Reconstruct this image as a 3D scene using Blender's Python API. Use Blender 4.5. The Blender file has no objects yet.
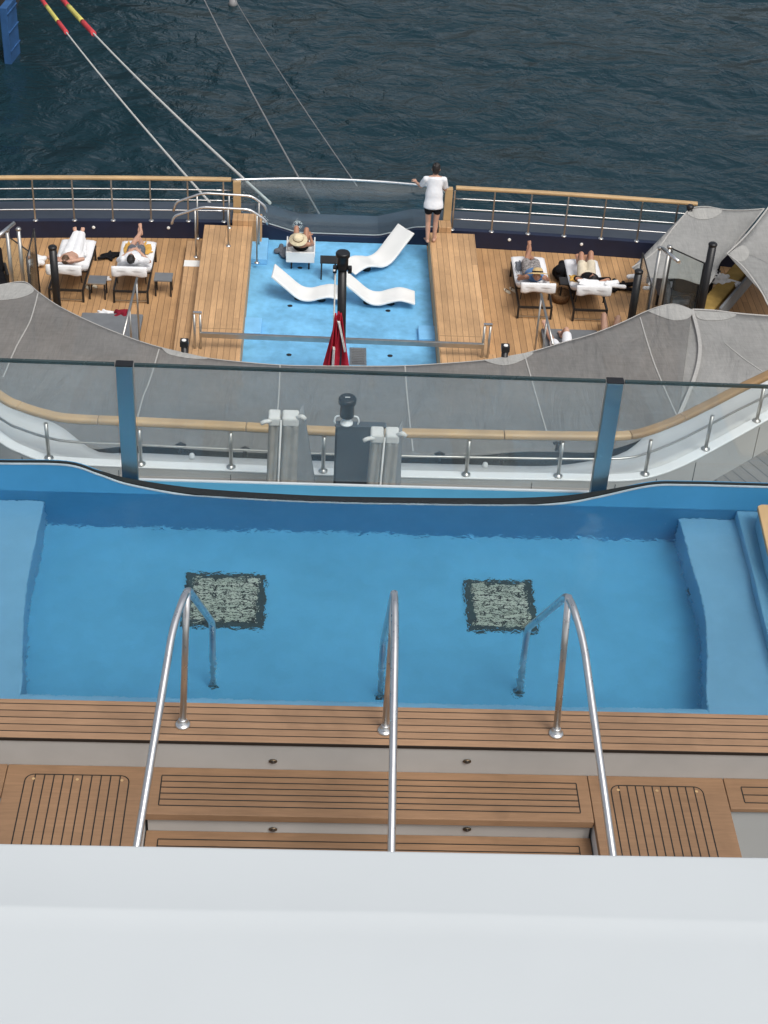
import bpy, bmesh, math, random
from mathutils import Vector as V, Matrix, Euler
random.seed(7)
C = bpy.context.scene.collection
scene = bpy.context.scene
PI = math.pi

# ------------------------------------------------------------------ camera
CAM_Z, FPX = 6.6, 1628.0
_p, _r, _y = (math.radians(a) for a in (37.32, 3.53, 3.27))
_fw = V((math.sin(_y) * math.cos(_p), math.cos(_y) * math.cos(_p), -math.sin(_p)))
_rt = V((math.cos(_y), -math.sin(_y), 0))
_up = _rt.cross(_fw)
_rx = math.cos(_r) * _rt + math.sin(_r) * _up
_ux = -math.sin(_r) * _rt + math.cos(_r) * _up
cam = bpy.data.cameras.new('camera')
cam.sensor_fit = 'HORIZONTAL'; cam.sensor_width = 36; cam.lens = 36 * FPX / 768
cam.clip_start = .1; cam.clip_end = 3000
co = bpy.data.objects.new('camera', cam); C.objects.link(co)
M3 = Matrix((_rx, _ux, -_fw)).transposed()
co.matrix_world = Matrix.Translation((0, 0, CAM_Z)) @ M3.to_4x4()
scene.camera = co


def ray(px, py):
    return _fw + _rx * ((px - 384) / FPX) - _ux * ((py - 512) / FPX)


def at(px, py, z):
    """Survey: the point at height z seen at that place of the photograph."""
    d = ray(px, py); t = (z - CAM_Z) / d.z
    return V((d.x * t, d.y * t, z))


def aty(px, py, y):
    d = ray(px, py); t = y / d.y
    return V((d.x * t, y, CAM_Z + d.z * t))


def atw(px, py, z, zw=-.17):
    """The same through the pool's surface."""
    p = at(px, py, zw); v = ray(px, py).normalized()
    h = V((v.x, v.y, 0)); s = h.length; st = s / 1.33; ct = math.sqrt(1 - st * st)
    q = p + h / s * (st / ct) * (zw - z); q.z = z
    return q


# ------------------------------------------------------------------ materials
def new_mat(name):
    m = bpy.data.materials.new(name); m.use_nodes = True
    nt = m.node_tree; nt.nodes.clear()
    out = nt.nodes.new('ShaderNodeOutputMaterial')
    return m, nt, out


def N(nt, t, **kw):
    n = nt.nodes.new(t)
    for k, v in kw.items():
        if k.startswith('i_'):
            n.inputs[k[2:].replace('_', ' ')].default_value = v
        else:
            setattr(n, k, v)
    return n


def pos(nt, sx=1, sy=1, sz=1, obj=True, rot=0):
    if obj:
        g = N(nt, 'ShaderNodeTexCoord').outputs['Object']
    else:
        g = N(nt, 'ShaderNodeNewGeometry').outputs['Position']
    mp = N(nt, 'ShaderNodeMapping'); mp.inputs['Scale'].default_value = (sx, sy, sz)
    mp.inputs['Rotation'].default_value = (0, 0, rot)
    nt.links.new(g, mp.inputs['Vector'])
    return mp.outputs['Vector']


def noise(nt, vec, scale, detail=4, rough=.55, dist=0):
    n = N(nt, 'ShaderNodeTexNoise'); n.inputs['Scale'].default_value = scale
    n.inputs['Detail'].default_value = detail; n.inputs['Roughness'].default_value = rough
    n.inputs['Distortion'].default_value = dist
    nt.links.new(vec, n.inputs['Vector'])
    return n.outputs['Fac']


def ramp(nt, fac, stops):
    r = N(nt, 'ShaderNodeValToRGB')
    while len(r.color_ramp.elements) < len(stops):
        r.color_ramp.elements.new(.5)
    for e, (p, c) in zip(r.color_ramp.elements, stops):
        e.position = p; e.color = (*c, 1) if len(c) == 3 else c
    nt.links.new(fac, r.inputs['Fac'])
    return r.outputs['Color']


def mixc(nt, fac, a, b, mode='MIX'):
    m = N(nt, 'ShaderNodeMix', data_type='RGBA', blend_type=mode)
    for sock, v in ((m.inputs[0], fac), (m.inputs[6], a), (m.inputs[7], b)):
        if hasattr(v, 'is_linked') or hasattr(v, 'links'):
            nt.links.new(v, sock)
        elif isinstance(v, (int, float)):
            sock.default_value = v
        else:
            sock.default_value = (*v, 1)
    return m.outputs[2]


def math_(nt, op, a, b=None, c=None):
    m = N(nt, 'ShaderNodeMath', operation=op)
    for i, v in enumerate((a, b, c)):
        if v is None: continue
        if hasattr(v, 'links'): nt.links.new(v, m.inputs[i])
        else: m.inputs[i].default_value = v
    return m.outputs[0]


def surf(name, col, rough=.5, metal=0, var=.12, nscale=3, bump=0, bscale=40, spec=.5, coat=0, sheen=0):
    """A plain material with a little real unevenness of tone, gloss and relief."""
    m, nt, out = new_mat(name)
    b = N(nt, 'ShaderNodeBsdfPrincipled')
    v = pos(nt)
    f = noise(nt, v, nscale, 6)
    lo = tuple(c * (1 - var) for c in col); hi = tuple(min(1, c * (1 + var)) for c in col)
    nt.links.new(ramp(nt, f, [(.3, lo), (.7, hi)]), b.inputs['Base Color'])
    f2 = noise(nt, v, nscale * 4, 4)
    rr = N(nt, 'ShaderNodeMapRange'); rr.inputs['To Min'].default_value = max(.02, rough - .1)
    rr.inputs['To Max'].default_value = min(1, rough + .1)
    nt.links.new(f2, rr.inputs['Value']); nt.links.new(rr.outputs[0], b.inputs['Roughness'])
    b.inputs['Metallic'].default_value = metal
    b.inputs['Specular IOR Level'].default_value = spec
    b.inputs['Coat Weight'].default_value = coat
    b.inputs['Sheen Weight'].default_value = sheen
    if bump:
        bp = N(nt, 'ShaderNodeBump'); bp.inputs['Strength'].default_value = 1
        bp.inputs['Distance'].default_value = bump
        nt.links.new(noise(nt, v, bscale, 6), bp.inputs['Height'])
        nt.links.new(bp.outputs[0], b.inputs['Normal'])
    nt.links.new(b.outputs[0], out.inputs['Surface'])
    return m


def teak(name, col, axis='y', pitch=.12, seam=.006, seamcol=(.02, .014, .01), stains=0, rot=0, off=0., butt=0):
    """Teak planks with dark caulked seams; axis = the way the planks run."""
    m, nt, out = new_mat(name)
    b = N(nt, 'ShaderNodeBsdfPrincipled')
    v = pos(nt, obj=False, rot=rot)
    sep = N(nt, 'ShaderNodeSeparateXYZ'); nt.links.new(v, sep.inputs[0])
    u = sep.outputs['X'] if axis == 'y' else sep.outputs['Y']
    w = sep.outputs['Y'] if axis == 'y' else sep.outputs['X']
    k = math_(nt, 'DIVIDE', math_(nt, 'ADD', u, 100.0 + off), pitch)
    fr = math_(nt, 'FRACT', k); idx = math_(nt, 'FLOOR', k)
    d = math_(nt, 'ABSOLUTE', math_(nt, 'SUBTRACT', fr, .5))
    sm = math_(nt, 'GREATER_THAN', d, .5 - seam / pitch / 2)
    wn = N(nt, 'ShaderNodeTexWhiteNoise', noise_dimensions='2D')
    cb = N(nt, 'ShaderNodeCombineXYZ'); nt.links.new(idx, cb.inputs[0])
    if butt:
        k2 = math_(nt, 'ADD', math_(nt, 'DIVIDE', w, butt), math_(nt, 'MULTIPLY', idx, .37))
        f2 = math_(nt, 'FRACT', k2); nt.links.new(math_(nt, 'FLOOR', k2), cb.inputs[1])
        sm = math_(nt, 'MAXIMUM', sm, math_(nt, 'LESS_THAN', f2, .004 / butt))
    nt.links.new(cb.outputs[0], wn.inputs['Vector'])
    sc = (14, 1.2, 14) if axis == 'y' else (1.2, 14, 14)
    mp = N(nt, 'ShaderNodeMapping'); mp.inputs['Scale'].default_value = sc; nt.links.new(v, mp.inputs[0])
    grain = noise(nt, mp.outputs[0], 4, 6, .65, .4)
    big = noise(nt, v, .9, 5, .6)
    c0 = ramp(nt, grain, [(.25, tuple(x * .82 for x in col)), (.75, tuple(x * 1.12 for x in col))])
    tone = N(nt, 'ShaderNodeMapRange'); tone.inputs['To Min'].default_value = .84; tone.inputs['To Max'].default_value = 1.1
    nt.links.new(wn.outputs['Value'], tone.inputs[0])
    tb = N(nt, 'ShaderNodeMapRange'); tb.inputs['From Min'].default_value = .3; tb.inputs['From Max'].default_value = .7
    tb.inputs['To Min'].default_value = .80; tb.inputs['To Max'].default_value = 1.12
    nt.links.new(big, tb.inputs[0])
    tt = math_(nt, 'MULTIPLY', tone.outputs[0], tb.outputs[0])
    c1 = mixc(nt, 1.0, c0, tt, 'MULTIPLY')
    if stains:
        st = noise(nt, v, 2.3, 3, .5, .8)
        sf = ramp(nt, st, [(.57, (0, 0, 0)), (.70, (1, 1, 1))])
        sfm = math_(nt, 'MULTIPLY', sf, stains)
        c1 = mixc(nt, sfm, c1, tuple(x * .6 for x in col))
    c2 = mixc(nt, sm, c1, seamcol)
    nt.links.new(c2, b.inputs['Base Color'])
    b.inputs['Roughness'].default_value = .62; b.inputs['Specular IOR Level'].default_value = .35
    bp = N(nt, 'ShaderNodeBump'); bp.inputs['Distance'].default_value = .002
    hh = math_(nt, 'SUBTRACT', math_(nt, 'MULTIPLY', grain, .4), sm)
    nt.links.new(hh, bp.inputs['Height']); nt.links.new(bp.outputs[0], b.inputs['Normal'])
    nt.links.new(b.outputs[0], out.inputs['Surface'])
    return m


def glass_mat(name, tint, fac=1.0, haze=0.0):
    """Clear laminated sheet: tinted pass-through, Fresnel gloss and a painted veil of reflected sky."""
    m, nt, out = new_mat(name)
    tr = N(nt, 'ShaderNodeBsdfTransparent'); tr.inputs[0].default_value = (*tint, 1)
    gl = N(nt, 'ShaderNodeBsdfGlossy'); gl.inputs['Roughness'].default_value = .02
    ge = N(nt, 'ShaderNodeNewGeometry'); dp = N(nt, 'ShaderNodeVectorMath', operation='DOT_PRODUCT')
    nt.links.new(ge.outputs['Incoming'], dp.inputs[0]); nt.links.new(ge.outputs['Normal'], dp.inputs[1])
    sch = math_(nt, 'MULTIPLY_ADD', math_(nt, 'POWER', math_(nt, 'SUBTRACT', 1.0, math_(nt, 'ABSOLUTE', dp.outputs['Value'])), 5.0), .95, .045)
    df = N(nt, 'ShaderNodeBsdfDiffuse'); df.inputs[0].default_value = (.55, .62, .66, 1)  # bluish diffuse veil stands in for sky reflected in the sheet
    hz = N(nt, 'ShaderNodeMapRange'); hz.inputs['From Min'].default_value = .35; hz.inputs['From Max'].default_value = .75
    hz.inputs['To Min'].default_value = haze * .6; hz.inputs['To Max'].default_value = haze * 1.5
    nt.links.new(noise(nt, pos(nt, obj=False), 1.6, 6), hz.inputs[0])
    m1 = N(nt, 'ShaderNodeMixShader'); m2 = N(nt, 'ShaderNodeMixShader')
    nt.links.new(hz.outputs[0], m1.inputs[0]); nt.links.new(tr.outputs[0], m1.inputs[1]); nt.links.new(df.outputs[0], m1.inputs[2])
    nt.links.new(math_(nt, 'MULTIPLY', sch, fac), m2.inputs[0])
    nt.links.new(m1.outputs[0], m2.inputs[1]); nt.links.new(gl.outputs[0], m2.inputs[2])
    nt.links.new(m2.outputs[0], out.inputs['Surface'])
    return m


def sail_mat(name, col, trans=.1, through=.35):
    """Knitted shade cloth: diffuse + translucent with open pores."""
    m, nt, out = new_mat(name)
    v = pos(nt, obj=False)
    f = noise(nt, v, .8, 5); f2 = noise(nt, v, 9, 4)
    # knit: fine uneven horizontal and vertical threads
    mpx = N(nt, 'ShaderNodeMapping'); mpx.inputs['Scale'].default_value = (60, 3, 3); nt.links.new(v, mpx.inputs[0])
    mpy = N(nt, 'ShaderNodeMapping'); mpy.inputs['Scale'].default_value = (3, 60, 3); nt.links.new(v, mpy.inputs[0])
    th = math_(nt, 'MULTIPLY_ADD', noise(nt, mpx.outputs[0], 1, 3), .5, math_(nt, 'MULTIPLY', noise(nt, mpy.outputs[0], 1, 3), .5))
    t = math_(nt, 'MULTIPLY_ADD', f, .35, math_(nt, 'MULTIPLY_ADD', th, .45, math_(nt, 'MULTIPLY', f2, .2)))
    colr = ramp(nt, t, [(.38, tuple(c * .84 for c in col)), (.62, tuple(c * 1.16 for c in col))])
    d = N(nt, 'ShaderNodeBsdfDiffuse'); nt.links.new(colr, d.inputs[0])
    tl = N(nt, 'ShaderNodeBsdfTranslucent'); nt.links.new(colr, tl.inputs[0])
    tr = N(nt, 'ShaderNodeBsdfTransparent')
    m1 = N(nt, 'ShaderNodeMixShader'); m1.inputs[0].default_value = through
    nt.links.new(d.outputs[0], m1.inputs[1]); nt.links.new(tl.outputs[0], m1.inputs[2])
    m2 = N(nt, 'ShaderNodeMixShader'); m2.inputs[0].default_value = trans
    nt.links.new(m1.outputs[0], m2.inputs[1]); nt.links.new(tr.outputs[0], m2.inputs[2])
    nt.links.new(m2.outputs[0], out.inputs['Surface'])
    bp = N(nt, 'ShaderNodeBump'); bp.inputs['Distance'].default_value = .09
    mcr = N(nt, 'ShaderNodeMapping'); mcr.inputs['Scale'].default_value = (1.3, .35, 1); nt.links.new(v, mcr.inputs[0])
    nt.links.new(noise(nt, mcr.outputs[0], 1.4, 4, .55, 1.2), bp.inputs['Height']); nt.links.new(bp.outputs[0], d.inputs['Normal'])
    return m


def pool_paint(name, col, patches=.1):
    m, nt, out = new_mat(name)
    b = N(nt, 'ShaderNodeBsdfPrincipled'); v = pos(nt, obj=False)
    f = noise(nt, v, 1.3, 6, .6); g = noise(nt, v, 7, 4)
    a = math_(nt, 'MULTIPLY_ADD', f, .7, math_(nt, 'MULTIPLY', g, .3))
    nt.links.new(ramp(nt, a, [(.35, tuple(c * (1 - patches) for c in col)), (.62, tuple(min(1, c * (1 + patches) + patches * .08) for c in col))]), b.inputs['Base Color'])
    b.inputs['Roughness'].default_value = .45
    nt.links.new(b.outputs[0], out.inputs['Surface'])
    return m


MT = {}
MT['teak_pool'] = teak('teak_pool', (.355, .215, .125), 'x', .0545, .0065, stains=.5, off=.0135)
MT['teak_plain'] = teak('teak_plain', (.335, .198, .11), 'x', 40, .0, stains=.5)
MT['teak_lower'] = teak('teak_lower', (.535, .315, .15), 'y', .125, .009, seamcol=(.17, .10, .055), stains=.25, butt=2.4)
MT['teak_platform'] = teak('teak_platform', (.565, .345, .175), 'y', .115, .008, seamcol=(.19, .115, .06), stains=.25, butt=2.9)
MT['teak_side'] = teak('teak_side', (.36, .22, .09), 'y', .14, .012, seamcol=(.08, .05, .03), rot=-.6)
MT['teak_grey'] = teak('teak_grey', (.20, .195, .185), 'y', .15, .012, seamcol=(.06, .06, .06), rot=-.5)
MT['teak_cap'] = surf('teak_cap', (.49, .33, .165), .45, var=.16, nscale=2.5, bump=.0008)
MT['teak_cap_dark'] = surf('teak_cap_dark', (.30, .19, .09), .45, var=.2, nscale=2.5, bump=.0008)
MT['white'] = surf('white_paint', (.78, .80, .80), .45, var=.03, nscale=1.2, bump=.0006, bscale=8)
MT['roof'] = surf('roof_coating', (.545, .58, .59), .75, var=.018, nscale=1.3, bump=.0003, bscale=40)
MT['skirt'] = surf('skirt_grey_white', (.60, .61, .60), .5, var=.05, nscale=1.2)
MT['offwhite'] = surf('offwhite_paint', (.45, .45, .43), .5, var=.06, nscale=1.5, bump=.0006, bscale=8)
MT['riser'] = surf('riser_gelcoat', (.42, .41, .39), .5, var=.06, nscale=3, bump=.0004, bscale=30)
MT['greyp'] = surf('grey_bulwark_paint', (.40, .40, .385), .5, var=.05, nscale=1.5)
MT['navy'] = surf('navy_paint', (.008, .014, .040), .5, var=.2, nscale=2)
MT['ledge'] = surf('ledge_grey_blue', (.030, .042, .062), .35, var=.25, nscale=1.2)
MT['steel'] = surf('brushed_steel', (.72, .72, .71), .3, metal=1, var=.06, nscale=6)
MT['mirror'] = surf('mirror_steel', (.36, .47, .50), .38, metal=1, var=.04, nscale=3)
MT['steel_dull'] = surf('dull_steel', (.50, .49, .46), .38, metal=1, var=.1, nscale=6)
MT['black'] = surf('black_paint', (.008, .008, .009), .4, var=.3)
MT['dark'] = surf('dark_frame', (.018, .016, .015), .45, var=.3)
MT['rubber'] = surf('black_rubber', (.006, .008, .008), .55, var=.3, nscale=9, bump=.004, bscale=30)
MT['pool'] = pool_paint('pool_blue', (.095, .41, .65), .09)
MT['pool_shelf'] = pool_paint('pool_shelf_blue', (.19, .46, .66), .06)
MT['pool_wall'] = pool_paint('pool_wall_blue', (.05, .25, .46), .06)
MT['gutter'] = pool_paint('gutter_blue', (.07, .30, .47), .06)
MT['splash'] = pool_paint('splash_pool_blue', (.16, .445, .70), .22)
MT['splash_step'] = pool_paint('splash_step_blue', (.20, .50, .80), .12)
MT['towel'] = surf('white_towel', (.80, .80, .80), .9, var=.05, nscale=8, bump=.006, bscale=26, spec=.1, sheen=.3)
MT['plastic'] = surf('white_plastic', (.82, .82, .79), .35, var=.02)
MT['canvas'] = surf('grey_brown_canvas', (.33, .315, .285), .85, var=.14, nscale=7, bump=.004, bscale=30, spec=.1)
MT['canvas_grey'] = surf('grey_canvas', (.24, .25, .255), .85, var=.12, nscale=7, bump=.004, bscale=20, spec=.1)
MT['canvas_white'] = surf('white_canvas', (.66, .65, .62), .85, var=.08, nscale=12, bump=.003, bscale=40, spec=.1)
MT['locker'] = surf('locker_dark_grey', (.060, .072, .085), .5, var=.08, nscale=2)
MT['skin'] = surf('skin', (.52, .30, .21), .5, var=.06, nscale=8)
MT['skin_tan'] = surf('skin_tanned', (.40, .20, .125), .5, var=.06, nscale=8)
MT['hair'] = surf('dark_hair', (.012, .009, .008), .5, var=.4, nscale=30, bump=.003, bscale=120)
MT['hair_brown'] = surf('brown_hair', (.10, .055, .03), .5, var=.4, nscale=30, bump=.003, bscale=120)
MT['shirt'] = surf('white_cotton', (.76, .77, .79), .9, var=.04, nscale=6, bump=.010, bscale=14, spec=.1)
MT['blackcloth'] = surf('black_cloth', (.012, .012, .014), .85, var=.3, nscale=9, bump=.005, bscale=20, spec=.1)
MT['greycloth'] = surf('grey_cloth', (.13, .14, .16), .85, var=.25, nscale=16, bump=.005, bscale=20, spec=.1)
MT['patterned'] = surf('patterned_cloth', (.26, .24, .23), .85, var=.75, nscale=24, bump=.005, bscale=20, spec=.1)
MT['bluecloth'] = surf('blue_cloth', (.12, .22, .40), .85, var=.15, nscale=9, bump=.005, bscale=20, spec=.1)
MT['yellowcloth'] = surf('yellow_cloth', (.62, .36, .09), .9, var=.12, nscale=9, bump=.005, bscale=24, spec=.1)
MT['cream'] = surf('cream_cloth', (.62, .55, .42), .9, var=.12, nscale=9, bump=.005, bscale=24, spec=.1)
MT['redcloth'] = surf('red_cloth', (.42, .022, .04), .8, var=.2, nscale=6, bump=.006, bscale=14, spec=.1)
MT['dark_red'] = surf('dark_red_cloth', (.20, .014, .028), .8, var=.2, nscale=6, bump=.006, bscale=14, spec=.1)
MT['straw'] = surf('straw', (.55, .40, .20), .85, var=.2, nscale=40, bump=.003, bscale=90, spec=.1)
MT['straw_pale'] = surf('pale_straw', (.72, .62, .42), .85, var=.15, nscale=40, bump=.003, bscale=90, spec=.1)
MT['wicker'] = surf('wicker', (.16, .09, .045), .8, var=.4, nscale=40, bump=.006, bscale=60, spec=.1)
MT['greymat'] = surf('grey_mat', (.16, .17, .18), .85, var=.1, nscale=5)
MT['yellow_cushion'] = surf('mustard_cushion', (.36, .24, .075), .85, var=.2, nscale=5, bump=.01, bscale=8, spec=.1)
MT['rope'] = surf('white_rope', (.62, .62, .58), .85, var=.15, nscale=30, bump=.004, bscale=60, spec=.1)
MT['wire'] = surf('grey_rope', (.24, .24, .24), .7, var=.15, nscale=10)
MT['chafe_red'] = surf('red_sleeve', (.62, .06, .07), .7, var=.2, nscale=8)
MT['chafe_yellow'] = surf('yellow_sleeve', (.70, .62, .16), .7, var=.2, nscale=8)
MT['blue_fender'] = surf('blue_fender', (.035, .11, .27), .45, var=.25, nscale=1.2)
MT['concrete'] = surf('dark_pier_concrete', (.035, .035, .034), .85, var=.4, nscale=.6, bump=.05, bscale=3)
MT['hull'] = surf('hull_navy', (.012, .018, .035), .3, var=.15, coat=.3)
MT['flag_white'] = surf('flag_white', (.70, .68, .66), .85, var=.06)
MT['bronze'] = surf('lamp_bronze', (.16, .12, .08), .35, metal=1, var=.2)
MT['brass_dark'] = surf('lamp_lens', (.03, .022, .016), .3, var=.2)
MT['sail'] = sail_mat('sail_grey', (.315, .31, .298), .17, .35)
MT['sail_light'] = sail_mat('sail_light', (.45, .45, .435), .09, .35)
MT['sail_patch'] = sail_mat('sail_patch', (.46, .455, .43), .0, .2)
MT['seam'] = surf('sail_seam', (.42, .41, .385), .85, var=.08, nscale=20, spec=.1)
MT['glass'] = glass_mat('clear_glass', (.94, .972, .972), 1.0, .065)
MT['glass_edge'] = surf('glass_edge_green', (.035, .055, .055), .25, var=.2)
MT['glass_smoke'] = glass_mat('screen_glass', (.90, .93, .92), 1.0, .03)
MT['glass_stern'] = glass_mat('stern_glass', (.86, .93, .95), .9, .012)
MT['rimwhite'] = surf('rim_white_edge', (.36, .44, .48), .4, var=.1, nscale=12)


def drain_mat():
    """Stone mosaic grating: pale rows with dark gaps."""
    m, nt, out = new_mat('drain_grating')
    b = N(nt, 'ShaderNodeBsdfPrincipled'); v = pos(nt)
    br = N(nt, 'ShaderNodeTexBrick'); br.inputs['Scale'].default_value = 1
    br.inputs['Brick Width'].default_value = .20; br.inputs['Row Height'].default_value = .044
    br.inputs['Mortar Size'].default_value = .009; br.inputs['Mortar Smooth'].default_value = .2
    br.inputs['Color1'].default_value = (.50, .58, .48, 1); br.inputs['Color2'].default_value = (.38, .47, .38, 1)
    br.inputs['Mortar'].default_value = (.015, .03, .03, 1); br.offset = .35
    nt.links.new(v, br.inputs['Vector']); nt.links.new(br.outputs[0], b.inputs['Base Color'])
    b.inputs['Roughness'].default_value = .6
    nt.links.new(b.outputs[0], out.inputs['Surface'])
    return m


MT['drain'] = drain_mat()
MT['drain_frame'] = surf('drain_frame_dark', (.03, .065, .07), .6, var=.3, nscale=20)


def pool_water_mat():
    m, nt, out = new_mat('pool_water')
    g = N(nt, 'ShaderNodeBsdfGlass'); g.inputs['IOR'].default_value = 1.33
    g.inputs['Roughness'].default_value = 0; g.inputs['Color'].default_value = (.97, .99, 1, 1)
    v = pos(nt, obj=False)
    n1 = noise(nt, v, 15, 3, .5, .3); n2 = noise(nt, v, 2.2, 2)
    h = math_(nt, 'MULTIPLY_ADD', n1, .0075, math_(nt, 'MULTIPLY', n2, .015))
    bp = N(nt, 'ShaderNodeBump'); bp.inputs['Distance'].default_value = 1
    nt.links.new(h, bp.inputs['Height']); nt.links.new(bp.outputs[0], g.inputs['Normal'])
    nt.links.new(g.outputs[0], out.inputs['Surface'])
    return m


MT['pool_water'] = pool_water_mat()


def sea_mat():
    m, nt, out = new_mat('sea_water')
    b = N(nt, 'ShaderNodeBsdfPrincipled')
    v = pos(nt, obj=False)
    mp = N(nt, 'ShaderNodeMapping'); mp.inputs['Rotation'].default_value = (0, 0, .25)
    mp.inputs['Scale'].default_value = (.8, 1.0, 1); nt.links.new(v, mp.inputs[0]); w = mp.outputs[0]
    n1 = noise(nt, w, .16, 3, .5, .6)
    n2 = noise(nt, w, .62, 4, .55, 1.0)
    n3 = noise(nt, w, 2.2, 4, .6, .8)
    gust = N(nt, 'ShaderNodeMapRange'); gust.inputs['From Min'].default_value = .35; gust.inputs['From Max'].default_value = .65
    gust.inputs['To Min'].default_value = .55; gust.inputs['To Max'].default_value = 1.25
    nt.links.new(noise(nt, w, .045, 3), gust.inputs[0])
    h = math_(nt, 'MULTIPLY_ADD', n1, 1.4, math_(nt, 'MULTIPLY_ADD', n2, .32, math_(nt, 'MULTIPLY', n3, .06)))
    bp = N(nt, 'ShaderNodeBump'); bp.inputs['Distance'].default_value = 1.0
    nt.links.new(math_(nt, 'MULTIPLY', h, gust.outputs[0]), bp.inputs['Height']); nt.links.new(bp.outputs[0], b.inputs['Normal'])
    b.inputs['Base Color'].default_value = (.009, .029, .039, 1)
    b.inputs['Specular IOR Level'].default_value = .40; b.inputs['Roughness'].default_value = .12; b.inputs['IOR'].default_value = 1.33
    nt.links.new(b.outputs[0], out.inputs['Surface'])
    return m


MT['sea'] = sea_mat()


# ------------------------------------------------------------------ mesh helpers
class MB:
    def __init__(s): s.bm = bmesh.new()

    def box(s, c, size, rz=0, rx=0, ry=0):
        r = bmesh.ops.create_cube(s.bm, size=1)
        m = Matrix.Translation(c) @ Euler((rx, ry, rz)).to_matrix().to_4x4() @ Matrix.Diagonal((*size, 1))
        bmesh.ops.transform(s.bm, matrix=m, verts=r['verts']); return s

    def bb(s, x0, x1, y0, y1, z0, z1):
        return s.box(((x0 + x1) / 2, (y0 + y1) / 2, (z0 + z1) / 2), (abs(x1 - x0), abs(y1 - y0), abs(z1 - z0)))

    def bar(s, a, b, w, h, upv=(0, 0, 1)):
        a, b = V(a), V(b); d = b - a; L = d.length; d.normalize()
        sx = d.cross(V(upv))
        if sx.length < 1e-4: sx = d.cross(V((0, 1, 0)))
        sx.normalize(); up = sx.cross(d)
        r = bmesh.ops.create_cube(s.bm, size=1)
        m = Matrix((sx, d, up)).transposed().to_4x4()
        bmesh.ops.transform(s.bm, matrix=Matrix.Translation((a + b) / 2) @ m @ Matrix.Diagonal((w, L, h, 1)), verts=r['verts']); return s

    def tube(s, pts, r, n=10, cap=True):
        pts = [V(p) for p in pts]; rings = []
        rr = r if isinstance(r, (list, tuple)) else [r] * len(pts)
        up = None
        for i, p in enumerate(pts):
            t = (pts[min(i + 1, len(pts) - 1)] - pts[max(i - 1, 0)]).normalized()
            if up is None:
                up = V((0, 0, 1)) if abs(t.z) < .9 else V((0, 1, 0))
            a = t.cross(up)
            if a.length < 1e-5: a = t.cross(V((1, 0, 0)))
            a.normalize(); up = a.cross(t).normalized()
            rings.append([s.bm.verts.new(p + (a * math.cos(k * 2 * PI / n) + up * math.sin(k * 2 * PI / n)) * rr[i]) for k in range(n)])
        for A_, B_ in zip(rings, rings[1:]):
            for k in range(n):
                f = s.bm.faces.new((A_[k], A_[(k + 1) % n], B_[(k + 1) % n], B_[k])); f.smooth = True
        if cap:
            s.bm.faces.new(rings[0][::-1]); s.bm.faces.new(rings[-1])
        return s

    def sweep(s, pts, w, h):
        """Flat rectangular section swept along a roughly horizontal path."""
        pts = [V(p) for p in pts]; rings = []
        for i, p in enumerate(pts):
            t = (pts[min(i + 1, len(pts) - 1)] - pts[max(i - 1, 0)]); t.z = 0; t.normalize()
            a = V((t.y, -t.x, 0))
            c = .25 * min(w, h)
            prof = [(-w / 2 + c, -h / 2), (w / 2 - c, -h / 2), (w / 2, -h / 2 + c), (w / 2, h / 2 - c), (w / 2 - c, h / 2), (-w / 2 + c, h / 2), (-w / 2, h / 2 - c), (-w / 2, -h / 2 + c)]
            rings.append([s.bm.verts.new(p + a * x + V((0, 0, z))) for x, z in prof])
        k = len(rings[0])
        for A_, B_ in zip(rings, rings[1:]):
            for j in range(k): s.bm.faces.new((A_[j], A_[(j + 1) % k], B_[(j + 1) % k], B_[j]))
        s.bm.faces.new(rings[0][::-1]); s.bm.faces.new(rings[-1]); return s

    def prism(s, poly, z0, z1):
        lo = [s.bm.verts.new((p[0], p[1], z0)) for p in poly]; hi = [s.bm.verts.new((p[0], p[1], z1)) for p in poly]
        n = len(poly)
        s.bm.faces.new(lo[::-1]); s.bm.faces.new(hi)
        for i in range(n): s.bm.faces.new((lo[i], lo[(i + 1) % n], hi[(i + 1) % n], hi[i]))
        return s

    def wall(s, inner, outer):
        """Closed solid between two matching rows of (x,y,z0,z1)."""
        n = len(inner); g = []
        for row in (inner, outer):
            g.append([(s.bm.verts.new((x, y, a)), s.bm.verts.new((x, y, b))) for x, y, a, b in row])
        I, O = g
        for i in range(n - 1):
            s.bm.faces.new((I[i][0], I[i + 1][0], I[i + 1][1], I[i][1]))
            s.bm.faces.new((O[i + 1][0], O[i][0], O[i][1], O[i + 1][1]))
            s.bm.faces.new((I[i][1], I[i + 1][1], O[i + 1][1], O[i][1]))
            s.bm.faces.new((I[i + 1][0], I[i][0], O[i][0], O[i + 1][0]))
        for i in (0, n - 1): s.bm.faces.new((I[i][0], I[i][1], O[i][1], O[i][0]))
        return s

    def lathe(s, c, prof, n=24, sx=1, sy=1, m=None):
        rings = []
        for r, z in prof:
            rings.append([s.bm.verts.new((m or Matrix()) @ V((c[0] + r * sx * math.cos(k * 2 * PI / n), c[1] + r * sy * math.sin(k * 2 * PI / n), c[2] + z))) for k in range(n)])
        for A_, B_ in zip(rings, rings[1:]):
            for k in range(n):
                f = s.bm.faces.new((A_[k], A_[(k + 1) % n], B_[(k + 1) % n], B_[k])); f.smooth = True
        s.bm.faces.new(rings[0][::-1]); s.bm.faces.new(rings[-1]); return s

    def ell(s, c, rad, rot=None, sub=3):
        r = bmesh.ops.create_icosphere(s.bm, subdivisions=sub, radius=1)
        m = Matrix.Translation(c) @ (rot.to_4x4() if rot else Matrix()) @ Matrix.Diagonal((*rad, 1))
        bmesh.ops.transform(s.bm, matrix=m, verts=r['verts'])
        for v in r['verts']:
            for f in v.link_faces: f.smooth = True
        return s

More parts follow.
